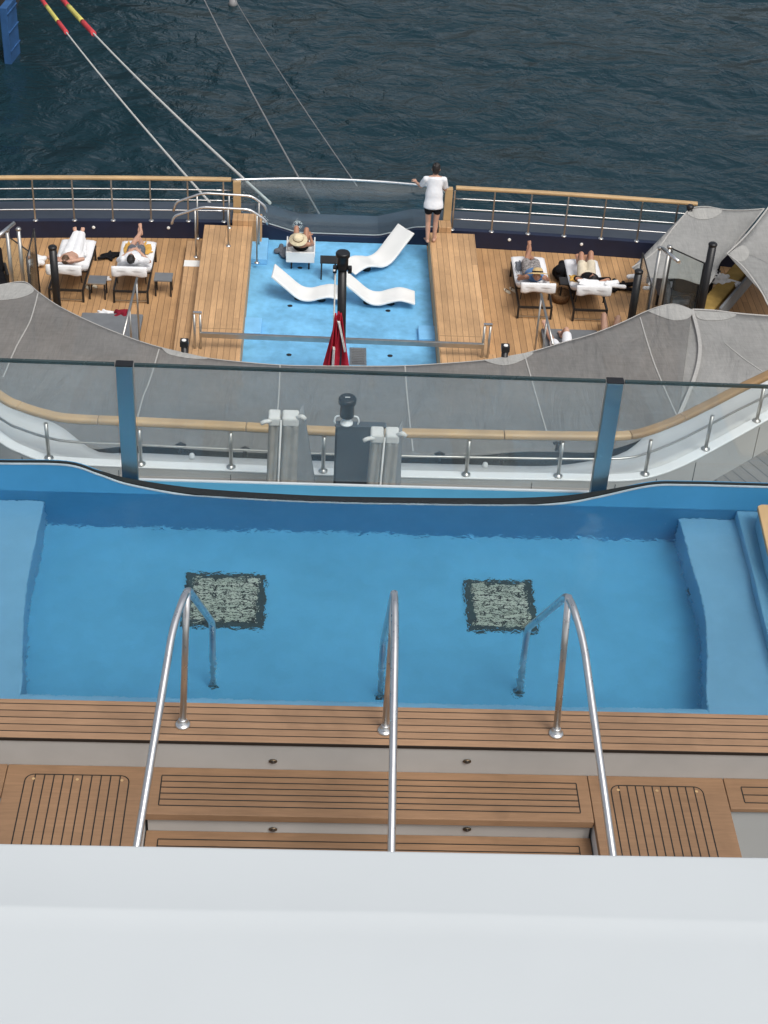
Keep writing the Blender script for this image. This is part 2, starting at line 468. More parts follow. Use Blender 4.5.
    def cap(s, a, b, ra, rb, n=12):
        """Tapered limb with round ends."""
        a, b = V(a), V(b)
        s.tube([a, b], [ra, rb], n); s.ell(a, (ra,) * 3, sub=2); s.ell(b, (rb,) * 3, sub=2); return s

    def grid(s, rows, thick=0):
        vs = [[s.bm.verts.new(p) for p in r] for r in rows]
        for a, b in zip(vs, vs[1:]):
            for i in range(len(a) - 1):
                f = s.bm.faces.new((a[i], a[i + 1], b[i + 1], b[i])); f.smooth = True
        return s

    def build(s, name, mat, parent=None, bevel=0, solid=0, loc=None, off=-1, seg=2, normals=True):
        if normals: bmesh.ops.recalc_face_normals(s.bm, faces=s.bm.faces[:])
        me = bpy.data.meshes.new(name)
        if loc is not None: bmesh.ops.translate(s.bm, verts=s.bm.verts[:], vec=-V(loc))
        s.bm.to_mesh(me); s.bm.free()
        o = bpy.data.objects.new(name, me); C.objects.link(o)
        me.materials.append(MT[mat] if isinstance(mat, str) else mat)
        if loc is not None: o.location = loc
        if parent is not None: o.parent = parent
        if solid:
            md = o.modifiers.new('solid', 'SOLIDIFY'); md.thickness = solid; md.offset = off
        if bevel:
            md = o.modifiers.new('bevel', 'BEVEL'); md.width = bevel; md.segments = seg; md.limit_method = 'ANGLE'; md.harden_normals = False
        return o


def tag(o, label=None, cat=None, group=None, kind=None):
    if label: o['label'] = label
    if cat: o['category'] = cat
    if group: o['group'] = group
    if kind: o['kind'] = kind
    return o


def empty(name, loc, label, cat, group=None, rz=0):
    o = bpy.data.objects.new(name, None); C.objects.link(o)
    o.location = loc; o.rotation_euler = (0, 0, rz); o.empty_display_size = .1
    return tag(o, label, cat, group)


def at_parent(o, root):
    """Parent a mesh that was built in world coordinates."""
    o.parent = root
    o.matrix_parent_inverse = (Matrix.Translation(root.location) @ Euler(root.rotation_euler).to_matrix().to_4x4()).inverted()
    return o


def copy_tree(o, parent=None):
    c = o.copy(); C.objects.link(c)
    if parent: c.parent = parent
    for ch in list(o.children): copy_tree(ch, c)
    return c


def smooth_path(pts, n=8):
    """Catmull-Rom through the points."""
    pts = [V(p) for p in pts]; out = []
    for i in range(len(pts) - 1):
        p0, p1, p2, p3 = pts[max(i - 1, 0)], pts[i], pts[i + 1], pts[min(i + 2, len(pts) - 1)]
        for k in range(n):
            t = k / n
            out.append(.5 * ((2 * p1) + (-p0 + p2) * t + (2 * p0 - 5 * p1 + 4 * p2 - p3) * t * t + (-p0 + 3 * p1 - 3 * p2 + p3) * t ** 3))
    out.append(pts[-1]); return out


def bent(pts, r=.08, n=6):
    """Polyline with rounded corners."""
    pts = [V(p) for p in pts]; out = [pts[0]]
    for i in range(1, len(pts) - 1):
        a, b, c = pts[i - 1], pts[i], pts[i + 1]
        k = min(r, (a - b).length * .45, (c - b).length * .45)
        p, q = b + (a - b).normalized() * k, b + (c - b).normalized() * k
        for j in range(n + 1):
            t = j / n; out.append(p.lerp(b, t).lerp(b.lerp(q, t), t))
    out.append(pts[-1]); return out


def resample(pts, n):
    pts = [V(p) for p in pts]; L = [0]
    for a, b in zip(pts, pts[1:]): L.append(L[-1] + (b - a).length)
    out = []
    for k in range(n):
        s_ = L[-1] * k / (n - 1); i = 0
        while i < len(L) - 2 and L[i + 1] < s_: i += 1
        t = (s_ - L[i]) / max(1e-9, L[i + 1] - L[i]); out.append(pts[i].lerp(pts[i + 1], t))
    return out


# ================================================================== SETTING: sea and ship slabs
ZL, ZM, ZSEA, WZ = -9.9, -4.3, -24.0, -.17
o = MB().grid([[(-700, -300, ZSEA), (700, -300, ZSEA)], [(-700, 1500, ZSEA), (700, 1500, ZSEA)]]).build('sea', 'sea'); tag(o, 'dark teal rippled sea water behind the ship', 'sea', kind='structure')

# stern outline of the lower deck (inner face of the bulwark)
def stern(x, dy=0):
    t = (x - .45) / 9.0
    return 31.03 + dy - .55 * t * t - 1.6 * max(0, abs(t) - .75) ** 2

xs = [-11 + i * .5 for i in range(47)]
poly = [(x, stern(x)) for x in xs] + [(12, 8), (-11, 8)]
tag(MB().prism(poly, ZL - .25, ZL).build('lower_deck', 'teak_lower'), 'golden teak stern deck with the sunbathers', 'deck', kind='structure')
hx = [(x, stern(x, 1.35)) for x in xs]
tag(MB().prism(hx + [(12, -20), (-11, -20)], ZSEA - 2, ZL - .262).build('ship_hull', 'hull'), 'dark navy hull of the ship below the decks', 'ship hull')
# mid deck slab

# ================================================================== UPPER POOL
YW = 9.0            # inner face of the far wall
pool = empty('swimming_pool', (.45, 7.9, 0), 'blue infinity pool with pale side ledges and two floor gratings', 'swimming pool')
ZF = -.685
pp = lambda mb, name, mat, **k: at_parent(mb.build(name, mat, **k), pool)
pp(MB().bb(-4.2, 5.2, 6.79, YW, ZF - .1, ZF), 'pool_floor', 'pool')
# far wall with dipped rim
rim = smooth_path([(-4.2, 0, .055), (-2.6, 0, .055), (-2.1, 0, .057), (-1.66, 0, .06), (-1.44, 0, -.015), (-1.229, 0, -.095), (-.76, 0, -.18), (-.07, 0, -.221), (.511, 0, -.221), (1.316, 0, -.195), (1.75, 0, -.15), (2.0, 0, -.085), (2.338, 0, .02), (2.6, 0, .038), (3.104, 0, .04), (5.2, 0, .04)], 6)
pp(MB().wall([(p.x, YW, -1.2, p.z - .012) for p in rim], [(p.x, YW + .06, -1.2, p.z - .012) for p in rim]), 'far_wall', 'pool_wall')
pp(MB().wall([(p.x, YW - .004, p.z - .0115, p.z - .003) for p in rim], [(p.x, YW + .010, p.z - .0115, p.z - .003) for p in rim]), 'rim_edge', 'rimwhite')
pp(MB().wall([(p.x, YW + .0125, p.z - .0115, p.z + .006) for p in rim], [(p.x, YW + .0125 + .03 + max(0, -.3 * p.z), p.z - .0115, p.z - .004) for p in rim]), 'rim_gasket', 'rubber')
# side and near ledges (the edges bow a little)
def ledge(edge, side, z):
    e = resample(smooth_path(edge, 6), 30)
    out = [(-4.2 if side < 0 else 5.2, p.y, ZF + .001, z) for p in e]
    return MB().wall([(p.x, p.y, ZF + .001, z) for p in e], out)
zs1 = -.315
L0 = [atw(45, 500, zs1), atw(28, 580, zs1), atw(23, 640, zs1), atw(22, 687, zs1)]
L0[0].y = YW - .003; L0.append(V((L0[-1].x, 6.79, zs1)))
pp(ledge(L0, -1, zs1), 'ledge', 'pool_shelf', bevel=.01)
R0 = [atw(677.5, 515.6, zs1), atw(692, 566.5, zs1), atw(704, 609, zs1), atw(707, 655, zs1), atw(706.5, 701, zs1)]
R0[0].y = YW - .003; R0.append(V((R0[-1].x, 6.79, zs1)))
pp(ledge(R0, 1, zs1), 'ledge', 'pool_shelf', bevel=.01)
zs2 = -.178
S0 = [at(735.5, 509, zs2), at(752, 570, zs2), at(768.5, 638, zs2)]
S0[0].y = YW - .003; S0 += [V((S0[-1].x + .01, 6.79, zs2))]
e = resample(smooth_path(S0, 6), 30)
pp(MB().wall([(p.x, p.y, zs1 + .001, zs2) for p in e], [(5.2, p.y, zs1 + .001, zs2) for p in e]), 'upper_step', 'pool_shelf', bevel=.01)
pp(MB().bb(L0[3].x - .0, R0[4].x + .0, 6.79, 7.10, ZF + .002, zs1 - .004), 'near_ledge', 'pool_shelf', bevel=.01)
pp(MB().bb(-4.2, 5.2, 6.7795, 6.789, -1.2, -.026), 'near_wall', 'pool_wall')
for (a, b) in (((187, 573), (264, 629)), ((463, 580), (539, 633))):
    p, q = atw(*a, ZF), atw(*b, ZF); c = (p + q) / 2; c.z = ZF
    w, h = abs(q.x - p.x), abs(q.y - p.y)
    f = pp(MB().bb(c.x - w / 2, c.x + w / 2, c.y - h / 2, c.y + h / 2, ZF, ZF + .012), 'drain_frame', 'drain_frame', loc=c)
    g = MB().bb(c.x - w / 2 + .055, c.x + w / 2 - .055, c.y - h / 2 + .05, c.y + h / 2 - .05, ZF + .0121, ZF + .02).build('drain_grating', 'drain', loc=c)
    g.parent = f; g.location = (0, 0, 0)
# two short lines of black lettering on the right riser
p = atw(690, 592, -.5)
mk = MB()
for i in range(3):
    mk.box((p.x - .012 + i * .002, p.y + .03 - i * .03, -.5 + .02 * (i % 2)), (.006, .012, .045))
pp(mk, 'depth_mark', 'black')
# overflow gutter beyond the rim
pp(MB().bb(-4.2, 5.2, YW + .063, 9.34, -.38, -.312), 'gutter_floor', 'gutter')
pp(MB().bb(-1.62, 5.2, 9.3405, 9.36, -.8, -.300), 'gutter_lip', 'white', bevel=.004)
pp(MB().bb(-4.2, -1.625, 9.3405, 9.36, -.8, -.300), 'gutter_lip', 'white', bevel=.004)
pp(MB().bb(-4.2, 5.2, 9.345, 9.3595, -4.3, -.802), 'outer_panel', 'white')
# teak capped box on the right side
bx = MB()
a, b = at(757, 504, 0), at(768, 552, 0)
bpoly = [(a.x, a.y - .02), (a.x + .03, a.y), (3.9, a.y), (3.9, 6.9), (b.x + .10, 6.9), (b.x, b.y)]
tk = pp(MB().prism(bpoly, -.035, .0), 'ledge_cap', 'teak_cap', bevel=.006)
ip = [(x + (.012 if i in (0, 1, 4, 5) else 0), y - .012) for i, (x, y) in enumerate(bpoly)]
pp(MB().prism(ip, zs2 + .001, -.0352), 'ledge_box', 'pool_shelf')
sg = MB()
q = aty(765, 545, 0) if False else at(764.5, 541, -.1)
for i in range(4):
    sg.box((q.x + .004 + .006 * i, q.y + .05 - .028 * i, -.09 + .01 * (i % 2)), (.02, .016, .03), rz=.3)
pp(sg, 'depth_mark', 'black')

wv = [[V((-4.19 + 9.38 * i / 60, 6.791 + (YW - 6.793) * j / 20, WZ)) for i in range(61)] for j in range(21)]
o = MB().grid(wv).build('pool_water', 'pool_water', normals=False)
if o.data.polygons[0].normal.z < 0: o.data.flip_normals()
tag(o, 'clear rippled water filling the blue infinity pool', 'water', kind='structure')

# ------------------------------------------------------------------ teak surround and steps
st = empty('pool_steps', (.4, 6.3, 0), 'teak steps with pale risers leading up to the blue pool', 'steps')
sp = lambda mb, name, mat, **k: at_parent(mb.build(name, mat, **k), st)
sp(MB().bb(-4.2, 5.2, 6.48, 6.79, -.025, 0), 'tread', 'teak_pool', bevel=.004)
sp(MB().bb(-4.2, 5.2, 6.49, 6.779, -1.0, -.0255), 'riser', 'riser')
Z1, Z2 = -.22, -.385
XA, XB = -.865, 1.63       # the flight
# tread 1 : plain border with inset planks
sp(MB().bb(XA, XB, 6.135, 6.489, Z1 - .05, Z1), 'tread', 'teak_plain', bevel=.004)
sp(MB().bb(XA + .01, XB - .01, 6.165, 6.489, -1.0, Z1 - .0505), 'riser', 'riser')
def seams(x0, x1, y0, y1, z, n, along='x', w=.0065, radius=0):
    """Caulk lines of an inset plank panel, as thin strips."""
    m = MB()
    if along == 'x':
        for i in range(n + 1):
            y = y0 + (y1 - y0) * i / n; m.bb(x0, x1, y - w / 2, y + w / 2, z, z + .0012)
        for x in (x0, x1): m.bb(x - w / 2, x + w / 2, y0 + w / 2, y1 - w / 2, z, z + .0012)
    else:
        for i in range(n + 1):
            x = x0 + (x1 - x0) * i / n
            m.bb(x - w / 2, x + w / 2, y0, y1 - (.05 if i in (0, n) else w / 2), z, z + .0012)
        m.bb(x0 + .05, x1 - .05, y1 - w / 2, y1 + w / 2, z, z + .0012)
        for sx, xx in ((1, x0), (-1, x1)):
            m.tube([(xx + sx * .05 * (1 - math.cos(a)), y1 - .05 + .05 * math.sin(a), z + .0006) for a in [k * PI / 12 for k in range(7)]], w / 2, 4)
    return m
sp(seams(XA + .07, XB - .07, 6.20, 6.425, Z1 + .0003, 5), 'plank_seams', 'rubber')
sp(MB().bb(XA, XB, 5.78, 6.164, Z2 - .05, Z2), 'tread', 'teak_plain', bevel=.004)
sp(seams(XA + .07, XB - .07, 5.85, 6.10, Z2 + .0003, 5), 'plank_seams', 'rubber')
sp(MB().bb(XA, XB, 5.81, 6.163, -1.2, Z2 - .0505), 'riser', 'riser')
sp(MB().bb(XA, XB, 5.42, 5.809, -.60, -.55), 'tread', 'teak_plain', bevel=.004)
# step lights
for py, yy in ((761, 6.4875), (829, 6.162)):
    for px in (273, 467):
        p = aty(px, py, yy)
        f = MB().lathe((0, 0, 0), [(.021, 0), (.021, .006), (.016, .009)], 18, 1.15, .7, Matrix.Translation((p.x, yy, p.z)) @ Matrix.Rotation(PI / 2, 4, 'X')).build('step_light', 'bronze')
        at_parent(f, st)
        g = MB().lathe((0, 0, .0091), [(.012, 0), (.012, .004), (.006, .006)], 14, 1.15, .7, Matrix.Translation((p.x, yy, p.z)) @ Matrix.Rotation(PI / 2, 4, 'X')).build('lens', 'brass_dark')
        g.parent = f
# landings with plank panels on both sides of the flight, and outer benches
for (x0, x1, s0, s1, name, lab, seamx) in (
        (-1.665, -.869, -1.555, -.975, 'deck_landing', 'teak landing panel with slats to the left of the steps', -1),
        (1.634, 2.418, 1.755, 2.285, 'deck_landing', 'teak landing panel with slats to the right of the steps', 1)):
    r = empty(name, ((x0 + x1) / 2, 6.0, Z1), lab, 'landing', 'slatted landings beside the pool steps')
    at_parent(MB().bb(x0, x1, 4.6, 6.489, Z1 - .05, Z1).build('panel', 'teak_plain', bevel=.003), r)
    at_parent(seams(s0, s1, 4.8, 6.415, Z1 + .0003, 11, 'y').build('plank_seams', 'rubber'), r)
    at_parent(MB().bb(x0 + .004, x1 - .004, 4.6, 6.489, -1.4, Z1 - .0505).build('side_wall', 'white'), r)
    for fx in (.08, .5, .93):
        at_parent(MB().lathe((s0 + (s1 - s0) * fx, 6.38, Z1 + .0003), [(.009, 0), (.009, .0015)], 12).build('deck_plug', 'teak_cap'), r)
for (x0, x1, lab) in ((-4.2, -1.669, 'teak topped bench ledge at the far left of the steps'), (2.422, 5.2, 'teak topped bench ledge at the far right of the steps')):
    r = empty('bench_ledge', ((x0 + x1) / 2, 6.37, Z1), lab, 'bench', 'bench ledges beside the landings')
    at_parent(MB().bb(x0, x1, 6.255, 6.489, Z1 - .03, Z1 + .001).build('seat', 'teak_plain', bevel=.004), r)
    at_parent(MB().bb(x0, x1, 6.275, 6.489, -1.4, Z1 - .0305).build('front', 'greyp'), r)
    a, b = (x0, x1 - .09) if x0 < 0 else (x0 + .09, x1)
    at_parent(seams(a, b, 6.30, 6.42, Z1 + .0013, 2).build('plank_seams', 'rubber'), r)
tag(MB().bb(-4.2, 5.2, 1.5, 6.2, -1.45, -1.4).build('pool_deck', 'teak_grey'), 'deck floor below the pool steps', 'deck', kind='structure')

# ------------------------------------------------------------------ three handrails
def handrail(low, B, T, E, foot_top, label):
    r = empty('pool_handrail', (foot_top[0], foot_top[1], 0), label, 'handrail', 'steel handrails over the pool steps')
    low, B, T, E = V(low), V(B), V(T), V(E)
    d = (low - B).normalized()
    lo2 = low + d * 1.0
    leg = V((E.x, E.y + .02, ZF)) ; leg_top = V((E.x, E.y + .012, E.z - .10))
    path = bent([V((lo2.x, lo2.y, -1.3)), lo2, B, T, E, leg_top, leg], .17, 8)
    at_parent(MB().tube(path, .0205, 16).build('rail', 'steel'), r)
    tp = T.copy(); tp.z -= .015
    at_parent(MB().tube([(foot_top[0], foot_top[1], .0), (T.x, T.y, tp.z)], .019, 14).build('post', 'steel'), r)
    at_parent(MB().lathe((foot_top[0], foot_top[1], 0), [(.043, 0), (.043, .008), (.036, .014), (.026, .018), (.024, .045), (.02, .05)], 24).build('flange', 'steel'), r)
    at_parent(MB().lathe((leg.x, leg.y, ZF + .001), [(.03, 0), (.03, .008), (.022, .014)], 20).build('flange', 'drain_frame'), r)
    return r
zB = .93
yB = 6.36; yT = 6.62
def low_pt(px, py, y): return aty(px, py, y)
def mk(lowpx, bpx, tpx, epx, post, label, eY):
    B = aty(*bpx, 6.40); T = aty(*tpx, 6.63); E = aty(*epx, eY)
    low = aty(*lowpx, 5.36)
    handrail(low, B, T, E, post, label)
mk((137, 845), (173, 627), (187, 588), (212, 622), (-.687, 6.607), 'curved steel handrail leaning inward on the left of the steps', 7.42)
mk((391.5, 850), (395, 632), (394.5, 590), (383.5, 640), (.459, 6.593), 'straight central steel handrail in the middle of the steps', 7.36)
mk((613, 855), (583, 638), (569, 594), (528, 628), (1.438, 6.597), 'curved steel handrail leaning inward on the right of the steps', 7.42)

# ------------------------------------------------------------------ white roof in the foreground
zr = 3.0
prof = [(3.114, zr - .10), (3.116, zr - .006), (3.1145, zr - .001), (3.112, zr), (3.105, zr + .0005), (2.91, zr + .0046), (2.893, zr + .0075), (2.878, zr + .0082), (2.862, zr + .0052), (2.80, zr + .0078), (2.4, zr + .018), (.6, zr + .06)]
rows = []
for (y, z) in prof:
    rows.append([(x, y + (.004 * math.sin(x * 1.7) + .003 * math.sin(x * 4.1) if .62 < y < 3.1 else 0) + .012 * (x - .25) * (1 if 2.7 < y < 2.9 else 0) * -.6, z + .002 * math.sin(x * 2.3 + y * 3)) for x in [-5 + i * .25 for i in range(43)]])
tag(MB().grid(rows).build('canopy_roof', 'roof', solid=.08, off=-1), 'smooth white canopy roof in front of the pool steps', 'roof')

# ------------------------------------------------------------------ glass barrier behind the pool
gb = empty('glass_barrier', (.4, 9.1, 0), 'clear glass wind barrier with two wide steel posts behind the blue pool', 'glass barrier')
gp = lambda mb, name, mat, **k: at_parent(mb.build(name, mat, **k), gb)
YG = 9.14
pl, pr = aty(131, 485, YG), aty(599, 497, YG)
xsn = [-4.2, aty(124.5, 368, YG).x - .055, aty(124.5, 368, YG).x + .055, aty(614.5, 386, YG).x - .055, aty(614.5, 386, YG).x + .055, 5.2]
zt0, zt1 = aty(0, 361.5, YG).z, aty(768, 388, YG).z
def ztop(x): return zt0 + (zt1 - zt0) * (x - aty(0, 361.5, YG).x) / (aty(768, 388, YG).x - aty(0, 361.5, YG).x)
for a, b in ((xsn[0], xsn[1] - .01), (xsn[2] + .01, xsn[3] - .01), (xsn[4] + .01, xsn[5])):
    m = MB().wall([(a, YG - .008, -.115, ztop(a)), (b, YG - .008, -.115, ztop(b))], [(a, YG + .008, -.115, ztop(a)), (b, YG + .008, -.115, ztop(b))])
    g = gp(m, 'glass_pane', 'glass')
    e = MB().bar((a, YG, ztop(a) + .0105), (b, YG, ztop(b) + .0105), .022, .02).build('pane_edge', 'glass_edge'); at_parent(e, gb)
for a, b in ((xsn[1], xsn[2]), (xsn[3], xsn[4])):
    x = (a + b) / 2; zt = ztop(x) + .01
    f = gp(MB().bb(a, b, YG - .03, YG + .03, -.30, zt), 'post', 'mirror', bevel=.004)
    gp(MB().bb(a - .003, b + .003, YG - .034, YG + .034, zt, zt + .012), 'post_cap', 'black', bevel=.003)

# ================================================================== MID DECK BULWARK AND TEAK RAIL
zc, zr_ = -3.8, -3.3
cap_px = [(-60, 385), (0, 436), (25, 450), (49, 458), (85, 461), (141, 463.5), (231, 467), (323, 471), (466, 474.5), (558, 476), (615, 477), (645, 474), (673, 465), (705.5, 449), (756.6, 420.8), (800, 396)]
cap = smooth_path([at(*p, zc) for p in cap_px], 6)
bw = empty('curved_bulwark', (.4, 14.4, zc), 'white curved bulwark with teak topped steel rail beyond the pool', 'bulwark')
bp_ = lambda mb, name, mat, **k: at_parent(mb.build(name, mat, **k), bw)
def offs(path, d):
    out = []
    for i, p in enumerate(path):
        t = path[min(i + 1, len(path) - 1)] - path[max(i - 1, 0)]; t.z = 0; t.normalize()
        out.append(p + V((-t.y, t.x, 0)) * d)
    return out
bp_(MB().sweep([p + V((0, 0, -.012)) for p in cap], .125, .026), 'cap', 'white', bevel=.008)
ci, cc = offs(cap, -.055), offs(cap, .05)
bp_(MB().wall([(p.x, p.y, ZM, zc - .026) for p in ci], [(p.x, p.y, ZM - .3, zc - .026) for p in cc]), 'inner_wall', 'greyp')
mdp = [(p.x, p.y - .002) for p in ci]
tag(MB().prism([(mdp[0][0], 9.376), (mdp[-1][0], 9.376)] + mdp[::-1], ZM - .2, ZM).build('mid_deck', 'teak_grey'), 'weathered grey plank deck behind the pool', 'deck', kind='structure')
for i in range(4, len(ci) - 2, 8):
    p = ci[i]; t = (ci[i + 1] - ci[i - 1]).normalized(); jl = MB()
    jl.bar(p + V((t.y, -t.x, 0)) * .002 + V((0, 0, -.06)), p + V((t.y, -t.x, 0)) * .002 + V((0, 0, -.5)), .008, .006, upv=t)
    bp_(jl, 'panel_seam', 'dark')
# outer flared skirt, wide where the bulwark curves
sk_in = offs(cap, .077)
lip_px = [(-60, 360), (0, 402), (30, 414), (60, 426), (85, 445), (104, 453), (141, 453), (231, 457.5), (323, 461), (466, 464.5), (545, 466), (590, 461), (625, 452), (650, 432), (673, 420), (705.5, 405), (756.6, 377), (800, 352)]
lip = resample(smooth_path([at(*p, zc - .12) for p in lip_px], 6), 80)
ski = resample([p + V((0, 0, -.05)) for p in sk_in], 80)
rows = [[a.lerp(b, t) + V((0, 0, -.05 * math.sin(PI * t))) for a, b in zip(ski, lip)] for t in (0, .25, .5, .75, 1)] + [[p + V((0, .02, -.5)) for p in lip]]
bp_(MB().grid(rows), 'flared_skirt', 'skirt', solid=.02)
# rail
rail_px = [(-60, 352), (0, 396), (20, 406), (45, 414), (71, 418.5), (134, 421.5), (230, 426), (330, 431), (460, 434), (580, 436), (625, 435.5), (648, 431), (677, 420), (706, 406), (740, 388.5), (768, 375), (800, 358)]
rl = smooth_path([at(*p, zr_) for p in rail_px], 6)
n = len(rl)
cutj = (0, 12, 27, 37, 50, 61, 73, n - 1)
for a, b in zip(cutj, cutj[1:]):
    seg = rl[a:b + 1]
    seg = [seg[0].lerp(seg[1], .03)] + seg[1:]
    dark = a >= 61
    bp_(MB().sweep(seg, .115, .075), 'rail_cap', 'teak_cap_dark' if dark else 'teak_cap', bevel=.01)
bp_(MB().tube([p + V((0, 0, -.29)) for p in offs(rl, -.02)], .014, 8), 'mid_rail', 'steel_dull')
bp_(MB().tube([p + V((0, 0, -.055)) for p in rl], .014, 8), 'top_rail', 'steel_dull')
def nearest(path, p):
    return min(path, key=lambda q: (q.x - p.x) ** 2 + (q.y - p.y) ** 2)
fine = [a.lerp(b, k / 8) for a, b in zip(rl, rl[1:]) for k in range(8)]
for px in ((49, 458), (141, 464), (231, 467), (323, 471), (466, 474.5), (558, 476), (645, 474), (705.5, 449), (756.6, 420.8), (-20, 422)):
    b = at(*px, zc + .005); q = nearest(fine, b)
    f = bp_(MB().tube([b, V((b.x, b.y, zr_ - .04))], .021, 12), 'post', 'steel_dull')
    bp_(MB().lathe(b, [(.05, 0), (.05, .008), (.03, .016), (.026, .03)], 18), 'post_foot', 'steel_dull')
# drain hole plug on the right inner wall
# slab below the rail; shade of the gap is put into its dark colour
tag(MB().bb(-8, 9, 14.75, 20.9, -7.6, -7.4).build('gap_shade_slab', 'dark'), 'dark slab whose colour stands for the shaded gap below the bulwark', 'roof')
# lamp domes and black fittings just beyond the cap
for px, py in ((192, 457.5), (485, 466.5)):
    p = at(px, py, zc - .13)
    r = empty('deck_light', p, 'small white dome light beyond the bulwark, %s' % ('left of the dark grey board' if px < 300 else 'right of the dark grey board'), 'light', 'dome lights beyond the bulwark')
    MB().lathe((0, 0, 0), [(.032, 0), (.032, .02), (.026, .045), (.01, .058)], 16).build('dome', 'white', r)
    MB().lathe((0, 0, -.04), [(.04, 0), (.04, .038)], 16).build('base', 'greyp', r)
for px, py, w in ((181, 452, 'left of the grey canvas covers'), (245, 456, 'beside the left canvas cover'), (439, 461, 'beside the right canvas cover'), (501, 463, 'right of both canvas covers'), (557, 450, 'near the right steel post')):
    p = at(px, py, zc - .15)
    r = empty('deck_cleat', p, 'small black cleat on the skirt %s' % w, 'cleat', 'black cleats beyond the bulwark')
    MB().lathe((0, 0, 0), [(.03, 0), (.022, .03), (.022, .10)], 12).build('stem', 'black', r)
    MB().tube([(-.05, 0, .085), (0, 0, .115), (.05, 0, .085)], .02, 8).build('horn', 'black', r)

# ------------------------------------------------------------------ folded canvas covers and locker
def canvas_cover(xl, xm, xr, xflap, ztop_, Y, label):
    r = empty('folded_awning', ((xl + xr) / 2, Y, ZM), label, 'awning', 'folded canvas awnings by the rail')
    H0 = ZM
    def column(x0, x1, xb0, xb1, y, nm, mat, depth=.16, pleats=3):
        m = MB(); rows = []
        for j in range(14):
            t = j / 13; a = x0 + (xb0 - x0) * t; b = x1 + (xb1 - x1) * t; z = ztop_ + (H0 - ztop_) * t
            ring = []
            for k in range(32):
                th = 2 * PI * k / 32
                rr = 1 + .05 * math.cos(pleats * 2 * th + j * .15)
                cs_, sn_ = math.cos(th), math.sin(th); sq = (abs(cs_) ** 5 + abs(sn_) ** 5) ** -.2
                ring.append(m.bm.verts.new(((a + b) / 2 + (b - a) / 2 * cs_ * sq * (.97 + .03 * rr), y + depth * (.8 + .3 * t) / 2 * sn_ * sq * rr + .008 * math.sin(cs_ * 7 + j * .4), z)))
            rows.append(ring)
        for A_, B_ in zip(rows, rows[1:]):
            for k in range(32):
                f = m.bm.faces.new((A_[k], A_[(k + 1) % 32], B_[(k + 1) % 32], B_[k])); f.smooth = True
        m.bm.faces.new(rows[0]); m.bm.faces.new(rows[-1][::-1])
        return at_parent(m.build(nm, mat), r)
    w = xm - xl
    column(xl, xm, xl - .05, xm - .05, Y, 'fabric_fold', 'canvas')
    column(xm + .012, xr, xm - .035, xr - .02, Y - .01, 'fabric_fold', 'canvas')
    # flap falling away to the right
    rows = []
    for j in range(12):
        t = j / 11; z = ztop_ - .03 + (H0 - ztop_ + .03) * t
        a = V((xr - .02 - .01 * t, Y + .05, z)); b = V((xr + .02 + (xflap - xr) * t, Y + .22 + .1 * t, z))
        rows.append([a.lerp(b, k / 8) + V((0, .025 * math.sin(k * 1.6) * t, 0)) for k in range(9)])
    at_parent(MB().grid(rows).build('side_flap', 'canvas_grey', solid=.02), r)
    # white reinforced tops, loops and cord
    for a, b in ((xl - .002, xm - .008), (xm + .018, xr - .004)):
        m = MB(); m.box(((a + b) / 2, Y - .004, ztop_ - .045), (b - a + .008, .164, .105), rx=.03)
        at_parent(m.build('top_patch', 'canvas_white', bevel=.022, seg=3), r)
    at_parent(MB().tube(bent([(xl + .03, Y - .07, ztop_ - .04), (xl - .04, Y - .10, ztop_ - .03), (xl - .075, Y - .10, ztop_ - .055)], .03), .022, 8).build('loop', 'canvas_white'), r)
    at_parent(MB().tube(bent([(xr - .03, Y - .05, ztop_ - .02), (xr + .03, Y - .08, ztop_ + .035), (xr + .06, Y - .08, ztop_ + .0)], .03), .024, 8).build('loop', 'canvas_white'), r)
    at_parent(MB().tube([(xm + .003, Y - .088, ztop_ - .02), (xm - .045, Y - .10, H0 + .02)], .010, 6).build('cord', 'canvas_white'), r)
YC = 13.45
p = [aty(x, 421, YC) for x in (269, 281, 299, 320)]
zt = aty(284, 414, YC).z
canvas_cover(p[0].x, p[1].x, p[2].x, p[2].x + .26, zt, YC, 'taller folded grey canvas awning to the left of the dark grey board')
p = [aty(x, 436, YC - .25) for x in (371, 384, 399, 405)]
zt = aty(384, 431, YC - .25).z
canvas_cover(p[0].x, p[1].x, p[2].x, p[2].x + .06, zt, YC - .25, 'shorter folded grey canvas awning overlapping the right of the dark grey board')
# dark grey locker with a lantern
lk0, lk1 = aty(336, 428, YC + .1), aty(373, 430, YC + .1)
lk = empty('screen_board', ((lk0.x + lk1.x) / 2, YC + .35, ZM), 'tall dark grey screen board between the two folded canvas awnings', 'screen board')
at_parent(MB().bb(lk0.x, lk1.x + .12, YC + .12, YC + .20, ZM, lk0.z).build('body', 'locker', bevel=.008), lk)
at_parent(MB().bb(lk0.x - .012, lk1.x + .132, YC + .112, YC + .208, lk0.z + .001, lk0.z + .016).build('lid', 'locker', bevel=.006), lk)
at_parent(MB().bb(lk0.x - .006, lk0.x + .016, YC + .108, YC + .119, ZM, lk0.z - .01).build('hinge_strip', 'black'), lk)
lp = aty(346, 428, YC + .3); lz = lk0.z + .0225
ln = empty('navigation_light', (lp.x, YC + .16, lz - .006), 'black cylinder lantern with white bracket on the dark grey board', 'lantern')
ln.scale = (.86, .86, .72)
MB().lathe((0, 0, 0), [(.075, 0), (.075, .02), (.05, .03), (.05, .12)], 20).build('base', 'white', ln)
MB().lathe((0, 0, .121), [(.075, 0), (.085, .02), (.08, .22), (.105, .23), (.105, .30), (.09, .32)], 20).build('housing', 'black', ln)
MB().box((0, 0, .4425), (.06, .012, .004)).build('top_mark', 'white', ln)
